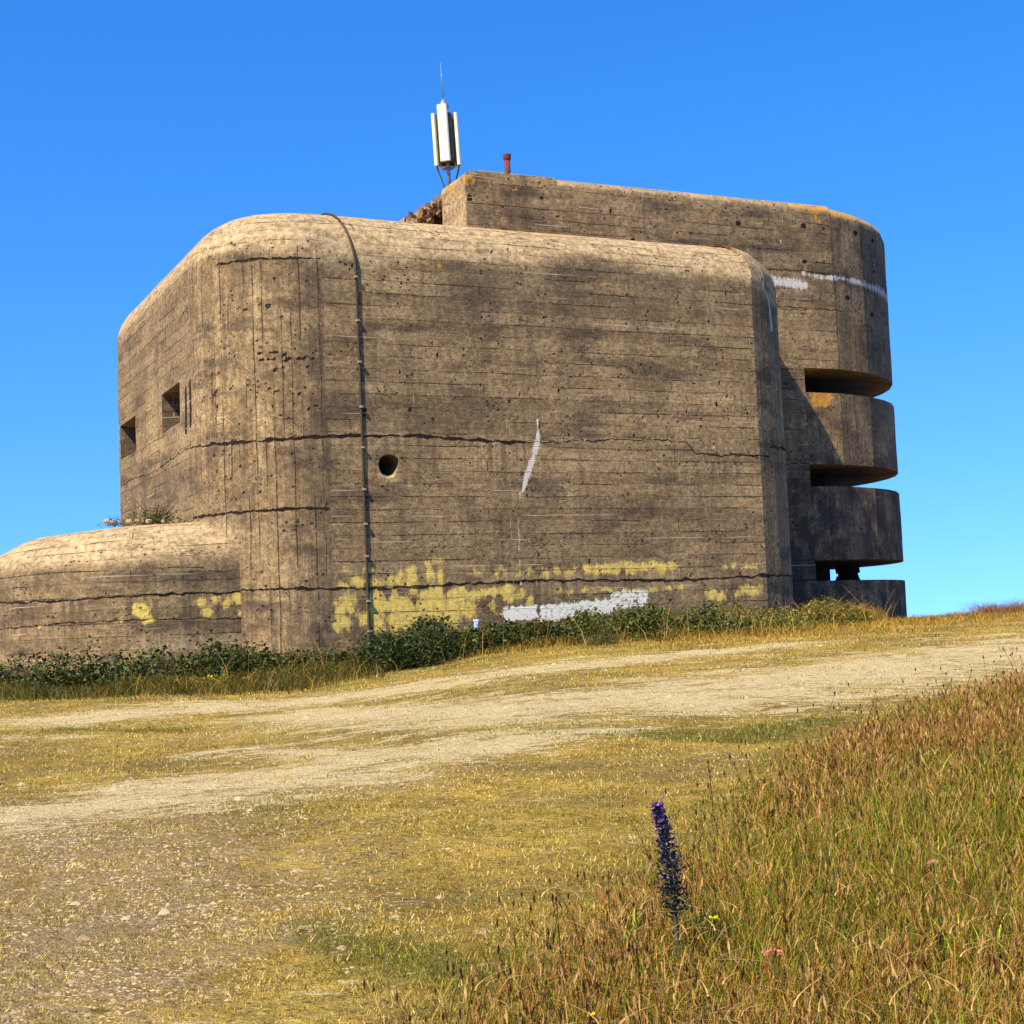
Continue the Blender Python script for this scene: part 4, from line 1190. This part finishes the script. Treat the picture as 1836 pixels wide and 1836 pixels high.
def turf():
    r = np.random.default_rng(21)
    parts = []
    X, Y = wedge(420000, 4.2, 30, r, -.42, .40)
    ba = np.maximum(bare_field(X, Y), .70 * grey_field(X, Y)) + 1.1 * (vnoise(X * .6, Y, .35, 16) - .5) + .8 * (vnoise(X * .6, Y, .12, 17) - .5)
    nz = .55 * vnoise(X, Y, .28, 9) + .45 * vnoise(X, Y, .09, 19); n2 = vnoise(X, Y, 1.1, 10)
    keep = (r.uniform(0, 1, len(X)) > ba * 1.02) & (nz + .5 * r.uniform(0, 1, len(X)) > .66) & (tall_side(X, Y) < .4)
    X, Y = X[keep], Y[keep]; n = len(X)
    gr = green_field(X, Y)
    P = np.stack([X, Y, height(X, Y) - .004], 1)
    warm = palette(n, [(0.74, 0.50, 0.12), (0.64, 0.41, 0.06), (0.34, 0.28, 0.028), (0.24, 0.145, 0.04), (0.86, 0.66, 0.30)], [.28, .24, .20, .20, .08], r)
    cool = palette(n, [OLIVE, (0.17, 0.18, 0.02), (0.30, 0.28, 0.04)], [.4, .3, .3], r)
    sel = r.uniform(0, 1, n) < np.clip(gr * .9 + .10 + .45 * smooth01((vnoise(X, Y, .45, 12) - .5) / .3) + .2 * smooth01((vnoise(X, Y, 1.6, 15) - .4) / .3), 0, .85)
    col = np.where(sel[:, None], cool, warm)
    Hh = (.009 + .020 * r.uniform(0, 1, n) ** 2) * (1 + .8 * gr) * (1 + .02 * Y)
    v, f, c, _, _ = blades_mesh(P, Hh, (.0020 + .00045 * Y) * r.uniform(.6, 1.4, n), .15 + .5 * r.uniform(0, 1, n), .3, col, r, .2, 1)
    parts.append((v, f, c))
    # rough grass at the foot of the walls and on the crest
    def strip(n, pts, wid, h0, h1, cols, pr, wd=.014):
        pts = np.array(pts); seg = np.hypot(*np.diff(pts, axis=0).T); cum = np.concatenate([[0], np.cumsum(seg)])
        t = r.uniform(0, cum[-1], n)
        X = np.interp(t, cum, pts[:, 0]) + r.normal(0, wid, n) * .5; Y = np.interp(t, cum, pts[:, 1]) + r.normal(0, wid, n) * .8
        P = np.stack([X, Y, height(X, Y) - .01], 1)
        nz = vnoise(X, Y, .5, 3)
        v, f, c, _, _ = blades_mesh(P, r.uniform(h0, h1, n) * (.5 + nz), wd * r.uniform(.6, 1.4, n), .2 + .4 * r.uniform(0, 1, n), .5, palette(n, cols, pr, r), r, .25, 2)
        parts.append((v, f, c))
    strip(22000, [(-12, 27.6), (-9.3, 26.9), (-6.6, 26.4), (-4.2, 26.6), (-3.2, 28.6)], .9, .06, .30, [(0.10, 0.09, 0.01), (0.05, 0.07, 0.008), GOLD, BROWN, (0.22, 0.18, 0.02)], [.34, .28, .10, .14, .14])
    strip(6000, [(-3.4, 28.8), (-2, 29.5), (0.8, 30.3), (3.6, 31.1), (6.6, 32.0)], .45, .08, .22, [OLIVE, GOLD, STRAW, GREEN], [.3, .3, .25, .15])
    strip(7000, [(6.9, 34.2), (7.6, 35.0), (8.2, 36.6)], .45, .18, .60, [GOLD, STRAW, RUSTY, OLIVE], [.34, .26, .25, .15])
    strip(5000, [(6.8, 35.0), (9.0, 36.0), (11.3, 36.6)], .5, .06, .18, [GOLD, STRAW, OLIVE], [.4, .3, .3])
    strip(9000, [(10, 40), (13.2, 41.4), (18, 42.5)], 1.5, .06, .20, [GOLD, STRAW, RUSTY, OLIVE], [.4, .2, .2, .2])
    strip(3000, [(12.3, 40.8), (13.3, 41.2), (14.2, 41.4)], .5, .12, .42, [RUSTY, BROWN, GOLD, (0.34, 0.22, 0.16)], [.35, .2, .25, .2], .012)
    strip(12000, [(3, 29.5), (6, 31), (9, 33.5), (14, 37), (20, 40)], 2.2, .04, .12, [GOLD, STRAW, OLIVE], [.42, .3, .28], .02)
    strip(900, [(-12, 28.0), (-9, 27.2), (-6, 26.8), (-4, 27.2), (-2, 29.2), (1, 30.0), (4, 31.0), (7, 33)], .8, .45, .80, [PALE, STRAW, BROWN, RUSTY], [.3, .3, .2, .2], .008)
    # a few tall dead stalks standing alone
    X = np.array([-.66, -.56, -.35, -4.1, -3.6]); Y = np.array([6.3, 6.1, 6.9, 14.0, 12.0]); P = np.stack([X, Y, height(X, Y)], 1)
    v, f, c, _, _ = blades_mesh(P, np.array([.13, .11, .08, .1, .1]), np.full(5, .006), .25, .3, palette(5, [PALE], [1], r), r, .5, 3)
    parts.append((v, f, c))
    V, F, Cc = join(parts)
    o = mesh_obj('short_turf', V, F, M_GRASS, attrs={'col': Cc})
    tag(o, 'short sun-scorched yellow turf covering the open ground and the foot of the walls', 'turf', kind='stuff')
turf()

def gravel():
    r = np.random.default_rng(31)
    X, Y = wedge(110000, 4.6, 30, r, -.42, .40)
    ba = np.maximum(bare_field(X, Y), grey_field(X, Y) * .9)
    keep = (r.uniform(0, 1, len(X)) < ba * .8 + .02) & (vnoise(X, Y, .5, 14) > .15) & (tall_side(X, Y) < 0)
    X, Y = X[keep], Y[keep]; n = len(X)
    S = np.exp(r.normal(-5.15, .40, n)) * (.7 + .055 * Y)
    S = np.clip(S, .003, .017)
    S = np.where(r.uniform(0, 1, n) < .012, S * r.uniform(1.8, 3.2, n), S)
    base = np.array([(1, 0, 0), (.3, .95, 0), (-.8, .6, 0), (-.8, -.6, 0), (.3, -.95, 0), (.1, .1, .7), (-.3, -.3, .55)])
    rot = r.uniform(0, 2 * np.pi, n); cs, sn = np.cos(rot), np.sin(rot)
    V = base[None] * (1 + r.uniform(-.3, .3, (n, 7, 3))) * S[:, None, None]
    V = V * np.array([1.2, .9, .8])
    x = V[..., 0] * cs[:, None] - V[..., 1] * sn[:, None]; y = V[..., 0] * sn[:, None] + V[..., 1] * cs[:, None]
    V = np.stack([x + X[:, None], y + Y[:, None], V[..., 2] + (height(X, Y) - .1 * S)[:, None]], -1)
    tri = np.array([(0, 1, 5), (1, 2, 5), (2, 6, 5), (2, 3, 6), (3, 4, 6), (4, 5, 6), (4, 0, 5)])
    F = ((np.arange(n) * 7)[:, None, None] + tri[None]).reshape(-1, 3)
    o = mesh_obj('gravel', V.reshape(-1, 3), F, M_STONE)
    tag(o, 'pale loose stones and chippings scattered over the worn bare track', 'gravel', kind='stuff')
gravel()

# ------------------------------------------------------------------ bushes
def leaves_mesh(P, S, col, r, up=.4, asp=.62):
    """folded leaves: two quads sharing a midrib"""
    n = len(P)
    d = r.normal(0, 1, (n, 3)); d[:, 2] = d[:, 2] * .5 + up * .3; d /= np.linalg.norm(d, axis=1, keepdims=True)
    nrm = r.normal(0, .7, (n, 3)); nrm[:, 2] += up * 2.0; nrm /= np.linalg.norm(nrm, axis=1, keepdims=True)
    sd = np.cross(d, nrm); sd /= np.linalg.norm(sd, axis=1, keepdims=True) + 1e-9
    nr = np.cross(sd, d)
    S = S[:, None]
    a = P; b_ = P + d * S * .45 + sd * S * asp * .5 - nr * S * .12; c = P + d * S; e = P + d * S * .45 - sd * S * asp * .5 - nr * S * .12
    m = P + d * S * .5
    V = np.stack([a, b_, c, e], 1).reshape(-1, 3)
    k = (np.arange(n) * 4)[:, None]
    F = np.concatenate([k + np.array([0, 1, 2])[None], k + np.array([0, 2, 3])[None]], 0)
    Cc = np.repeat(np.concatenate([col, np.ones((n, 1))], 1)[:, None], 4, 1).reshape(-1, 4)
    return V, F, Cc

LEAFCOL = [(0.020, 0.038, 0.006), (0.036, 0.062, 0.008), (0.065, 0.090, 0.012), (0.13, 0.15, 0.018), (0.060, 0.036, 0.014)]
def bush(label, line, hts, wid, n, seed, cols=LEAFCOL, probs=(.32, .30, .2, .1, .08), size=.062, shade=.5, group='bramble bushes along the foot of the wall', cat='bush', name='bramble_bush'):
    """line: list of (u, v) along the wall foot, hts: heights above ground at those points"""
    r = np.random.default_rng(seed)
    W = np.array([uv2w(*p) for p in line]); seg = np.hypot(*np.diff(W, axis=0).T); cum = np.concatenate([[0], np.cumsum(seg)])
    ox_, oy_ = W.mean(0); oz_ = hz(ox_, oy_)
    e = empty(name, (ox_, oy_, oz_)); tag(e, label, cat, group)
    # lumps: overlapping mounds so the top line is uneven
    nl = max(4, int(cum[-1] / .28))
    tl = (np.arange(nl) + r.uniform(.1, .9, nl)) / nl * cum[-1]
    hx = np.interp(tl, cum, W[:, 0]); hy = np.interp(tl, cum, W[:, 1]); hh = np.interp(tl, cum, hts) * r.uniform(.50, 1.22, nl)
    off = r.normal(0, wid * .35, nl)
    hx = hx + VA[0] * off; hy = hy + VA[1] * off
    idx = r.integers(0, nl, n)
    th = r.uniform(0, 2 * np.pi, n); ph = np.arccos(r.uniform(0, 1, n)); rad = r.uniform(.55, 1.0, n) ** .5 * (1 + .12 * r.normal(0, 1, n))
    X = hx[idx] + np.cos(th) * np.sin(ph) * rad * wid * .62; Y = hy[idx] + np.sin(th) * np.sin(ph) * rad * wid * .62
    Z = height(X, Y) + np.cos(ph) * rad * hh[idx] + .02
    # stray shoots that stick out of the top
    ns = int(nl * 1.6)
    st = B(); sp = []
    for k in range(ns):
        i = r.integers(0, nl)
        a = r.uniform(0, 2 * math.pi); ln = r.uniform(.12, .34)
        p0 = Vector((hx[i], hy[i], hz(hx[i], hy[i]) + .05))
        q0 = min(((W[j][0] + (W[j + 1][0] - W[j][0]) * t_ / 8, W[j][1] + (W[j + 1][1] - W[j][1]) * t_ / 8) for j in range(len(W) - 1) for t_ in range(9)), key=lambda q: (q[0] - p0.x) ** 2 + (q[1] - p0.y) ** 2)
        p0 = Vector((q0[0], q0[1], hz(*q0) + .05))
        p1 = Vector((hx[i], hy[i], p0.z)) + Vector((math.cos(a) * .15, math.sin(a) * .15, hh[i] * .8))
        p2 = p1 + Vector((math.cos(a) * ln, math.sin(a) * ln, ln * r.uniform(-.2, .7)))
        cc = on_curve([p0, p1, p2], 4)
        st.tube([q - Vector((ox_, oy_, oz_)) for q in cc], [.009 * (1 - .1 * j) for j in range(len(cc))], 5, False)
        for q in cc[3:]:
            for _ in range(3): sp.append(q + Vector(r.normal(0, .03, 3)))
    run = on_curve([(W[i][0], W[i][1], hz(W[i][0], W[i][1]) + .05) for i in range(len(W))], 6)
    st.tube([q - Vector((ox_, oy_, oz_)) for q in run], .014, 5)
    P = np.stack([X, Y, Z], 1)
    P = np.concatenate([P, np.array([tuple(q) for q in sp])]) - np.array([ox_, oy_, oz_])
    m = len(P)
    V, F, Cc = leaves_mesh(P, size * np.exp(r.normal(-.05, .38, m)), palette(m, cols, probs, r, .25), r)
    mesh_obj('foliage', V, F, M_LEAF, e, attrs={'col': Cc})
    st.build('stems', M_STEM, e)
    return e
OL = [(0.06, 0.08, 0.012), (0.12, 0.13, 0.018), (0.20, 0.185, 0.025), (0.30, 0.22, 0.04), (0.035, 0.05, 0.01)]
bush('long low dark bramble thicket along the foot of the low annex wall at far left', [(1.2, 30.1), (3.6, 28.5), (5.2, 27.9), (6.3, 27.9)], [.55, .58, .70, .62], 1.15, 15000, 41)
bush('bramble thicket under the rounded near corner of the tower, dark and ragged on top', [(6.5, 27.9), (7.6, 27.8), (8.6, 27.8), (9.5, 28.0)], [.66, .60, .50, .34], 1.05, 12000, 42)
bush('dark rounded bramble mound at the foot of the cable', [(9.7, 27.5), (10.5, 27.2), (11.3, 27.5)], [.66, .84, .66], 1.15, 10000, 43, size=.055, probs=(.48, .3, .1, .04, .08))
bush('dark leafy bramble bush around the pale blue marker post', [(11.7, 27.8), (12.4, 27.7), (13.2, 27.7), (14.1, 27.8)], [.50, .44, .38, .42], .9, 10000, 44)
bush('bright green bramble hedge under the white painted rectangles', [(14.2, 27.8), (15.2, 27.6), (16.5, 27.5), (17.6, 27.6)], [.44, .52, .64, .60], 1.1, 14000, 45, cols=LEAFCOL, probs=(.18, .26, .30, .22, .04))
bush('yellow-green scrubby bush at the foot of the right-hand rounded corner', [(17.8, 27.6), (19.0, 27.5), (20.4, 27.6), (21.4, 28.0)], [.60, .56, .54, .48], 1.1, 15000, 46, cols=OL, probs=(.2, .3, .28, .16, .06), size=.045)
def small_bush(label, u, v, z, h, w, n, seed, cols, probs, size, name='weed_tuft', group=None, cat='plant'):
    r = np.random.default_rng(seed)
    x, y = uv2w(u, v)
    e = empty(name, (x, y, z), math.atan2(UA[1], UA[0])); tag(e, label, cat, group)
    th = r.uniform(0, 2 * np.pi, n); ph = np.arccos(r.uniform(0, 1, n)); rad = r.uniform(.2, 1.05, n)
    P = np.stack([np.cos(th) * np.sin(ph) * rad * w[0], np.sin(th) * np.sin(ph) * rad * w[1], np.cos(ph) * rad * h + .01], 1)
    P[:, 2] *= 1 - .35 * np.abs(P[:, 0] / w[0])
    V, F, Cc = leaves_mesh(P, size * r.uniform(.6, 1.5, n), palette(n, cols, probs, r, .25), r, up=.8, asp=.35)
    mesh_obj('foliage', V, F, M_LEAF, e, attrs={'col': Cc})
    st = B()
    for k in range(max(8, n // 40)):
        a = r.uniform(0, 2 * math.pi); f_ = r.uniform(.3, 1.25)
        tip = Vector((math.cos(a) * w[0] * f_ * .6, math.sin(a) * w[1] * f_ * .6, h * r.uniform(.7, 1.3)))
        st.tube([(0, 0, 0), tip * .5 + Vector((0, 0, .05 * h)), tip], [.006, .005, .003], 5, False)
    st.build('stems', M_STEM, e)
    return e
DRY = [(0.10, 0.10, 0.02), (0.17, 0.15, 0.03), (0.06, 0.07, 0.015), (0.28, 0.22, 0.08)]
small_bush('bushy weed growing on the annex roof against the side wall below the windows', 6.75, 31.7, 4.12, .42, (.75, .3), 1500, 51, DRY, [.3, .3, .25, .15], .06)
small_bush('sparse dry weed clinging to the left edge of the annex roof', 5.95, 31.9, 4.12, .20, (.35, .25), 260, 52, DRY, [.3, .3, .2, .2], .05)
small_bush('small cream-flowered clump on the main block roof at the tower wall', 15.35, 30.8, 10.5, .24, (.32, .2), 420, 53, [(0.55, 0.46, 0.25), (0.16, 0.15, 0.03), (0.62, 0.52, 0.3)], [.4, .3, .3], .05)
small_bush('tiny green tuft on the main block roof edge', 15.95, 30.8, 10.5, .17, (.12, .1), 160, 54, [(0.15, 0.20, 0.03)], [1], .045)
small_bush('low dark scrub tuft on the turf in front of the bramble bushes', 14.3, 26.4, hz(*uv2w(14.3, 26.4)), .28, (.5, .25), 700, 55, DRY, [.3, .25, .35, .1], .045)
def flat_flowers():
    r = np.random.default_rng(61)
    parts = []
    for (u, v, su_, n) in [(6.2, 26.6, .55, 520), (8.2, 27.0, .8, 420)]:
        x0, y0 = uv2w(u, v)
        X = x0 + r.normal(0, su_ * .6, n); Y = y0 + r.normal(0, .22, n)
        P = np.stack([X, Y, height(X, Y) + r.uniform(.05, .20, n)], 1)
        parts.append(leaves_mesh(P, .035 * r.uniform(.7, 1.4, n), palette(n, [(0.70, 0.50, 0.02), (0.60, 0.45, 0.04), (0.28, 0.26, 0.03)], [.45, .25, .3], r), r, up=1.0, asp=.9))
    V, F, Cc = join(parts)
    tag(mesh_obj('yellow_flowers', V, F, M_FLOWER, attrs={'col': Cc}), 'patches of tiny yellow flowers in the rough grass below the dark brambles', 'flowers', kind='stuff')
flat_flowers()
# small stones and debris on the annex roof
sb = B()
for k in range(14):
    u = random.uniform(5.6, 7.4); s_ = random.uniform(.03, .07)
    x, y = uv2w(u, 31.25 + random.uniform(-.1, .2))
    sb.box((x, y, 4.17 + s_ * .3), (s_ * 1.6, s_ * 1.2, s_), s_ * .3, Matrix.Rotation(random.uniform(0, 3), 3, 'Z') @ Matrix.Rotation(random.uniform(-.4, .4), 3, 'X'))
tag(sb.build('rubble', M_STONE), 'small crumbs of broken concrete along the annex roof edge', 'rubble', kind='stuff')

# ------------------------------------------------------------------ the purple flower spike and its neighbours
def bugloss():
    r = np.random.default_rng(71)
    x0, y0 = .575, 6.05; z0 = hz(x0, y0)
    e = empty('flower_spike', (x0, y0, z0)); tag(e, 'tall violet-blue flower spike on a dark stem rising above the grass in the foreground', 'flower')
    Hh = .655
    axis = on_curve([(0, 0, 0), (-.005, .0, .20), (-.02, 0, .43), (-.055, 0, Hh)], 6)
    b = B(); b.tube(axis, [.011 - .0004 * i for i in range(len(axis))], 8); b.build('stem', M_STEM, e, True)
    def at(t):
        k = t * (len(axis) - 1); i = min(int(k), len(axis) - 2); return axis[i].lerp(axis[i + 1], k - i)
    # short curled side sprays carrying buds and flowers
    lv = []; cl = []; sz_ = []
    spr = B()
    N = 78
    fl = []
    for k in range(N):
        t = .40 + .60 * (k / (N - 1)) ** .95
        a = k * 2.399963 + r.uniform(-.3, .3)
        c = at(t); ln = (.042 * (1 - ((t - .40) / .62) ** 1.6) + .010) * r.uniform(.75, 1.25)
        dirv = Vector((math.cos(a), math.sin(a), .45)).normalized()
        tip = c + dirv * ln
        spr.tube([c, c + dirv * ln * .6, tip], [.004, .004, .003], 5, False)
        for q in range(5):
            p = c + dirv * ln * (.35 + .17 * q) + Vector(r.normal(0, .004, 3))
            fl.append((p, dirv, t))
    spr.build('side_sprays', M_STEM, e)
    P = np.array([tuple(f[0]) for f in fl for _ in range(3)]) + r.normal(0, .0055, (len(fl) * 3, 3))
    tt = np.array([f[2] for f in fl for _ in range(3)])
    n = len(P)
    pur = palette(n, [(0.060, 0.032, 0.15), (0.10, 0.05, 0.23), (0.032, 0.018, 0.07), (0.24, 0.15, 0.40)], [.36, .25, .27, .12], r, .25)
    dk = palette(n, [(0.030, 0.032, 0.022), (0.05, 0.04, 0.045), (0.15, 0.08, 0.05)], [.5, .3, .2], r, .25)
    pr = np.clip((tt - .48) * 2.0, .12, .92)
    col = np.where((r.uniform(0, 1, n) < pr)[:, None], pur, dk)
    V, F, Cc = leaves_mesh(P, .0150 * r.uniform(.7, 1.4, n), col, r, up=.3, asp=.75)
    mesh_obj('blossom', V, F, M_FLOWER, e, attrs={'col': Cc})
    # narrow leaves low on the stem
    n = 60
    t = r.uniform(.02, .48, n); P = np.array([tuple(at(q)) for q in t])
    V, F, Cc, _, _ = blades_mesh(P, .05 * r.uniform(.6, 1.2, n), np.full(n, .010), 1.2 + r.uniform(0, .8, n), .6, palette(n, [(0.05, 0.07, 0.02), (0.03, 0.035, 0.015)], [.5, .5], r), r, .15, 3)
    mesh_obj('leaves', V, F, M_LEAF, e, attrs={'col': Cc})
bugloss()

def daisy(label, x, y, h, rad, col, name='yellow_flower', domed=False, cat='flower', seed=1, group=None):
    r = np.random.default_rng(seed)
    z0 = hz(x, y); e = empty(name, (x, y, z0)); tag(e, label, cat, group)
    b = B(); b.tube(on_curve([(0, 0, 0), (.01, .005, h * .5), (0, 0, h)], 3), .0028, 6); b.build('stem', M_STEM, e)
    n = 26 if not domed else 150
    a = np.arange(n) * 2.399963
    rr = rad * (np.sqrt(np.arange(n) / n) if domed else r.uniform(.1, .6, n))
    zz = h + (.012 * (1 - (rr / rad) ** 2) if domed else .003)
    P = np.stack([np.cos(a) * rr, np.sin(a) * rr, zz + r.uniform(-.002, .002, n)], 1)
    V, F, Cc = leaves_mesh(P, (rad * .62 if not domed else rad * .22) * r.uniform(.8, 1.3, n), palette(n, [col, tuple(min(1, c * 1.25) for c in col)], [.6, .4], r, .12), r, up=1.4, asp=.8)
    mesh_obj('flower_head', V, F, M_FLOWER, e, attrs={'col': Cc})
daisy('single yellow flower in the grass just right of the purple spike', .715, 6.0, .225, .024, (0.80, 0.62, 0.01), seed=2)
daisy('half-open yellow bud low beside the base of the purple spike', .53, 5.6, .15, .014, (0.62, 0.48, 0.04), seed=3)
daisy('yellow flower at the bottom edge of the photo left of the purple spike', .19, 5.15, .14, .016, (0.80, 0.62, 0.01), seed=4)
daisy('coral pink flat-topped flower head in the grass at lower right of the spike', .86, 5.54, .20, .036, (0.72, 0.22, 0.16), 'pink_flower', True, seed=5)
daisy('small faded pink flower head deep in the tall grass at the right', 1.69, 6.45, .30, .022, (0.58, 0.24, 0.18), 'pink_flower', True, seed=6)
daisy('distant dull pink flower head at the upper edge of the tall grass', 2.16, 11.1, .34, .04, (0.50, 0.18, 0.12), 'pink_flower', True, seed=7)
print('done building', sum(len(o.data.polygons) for o in bpy.data.objects if o.type == 'MESH'))
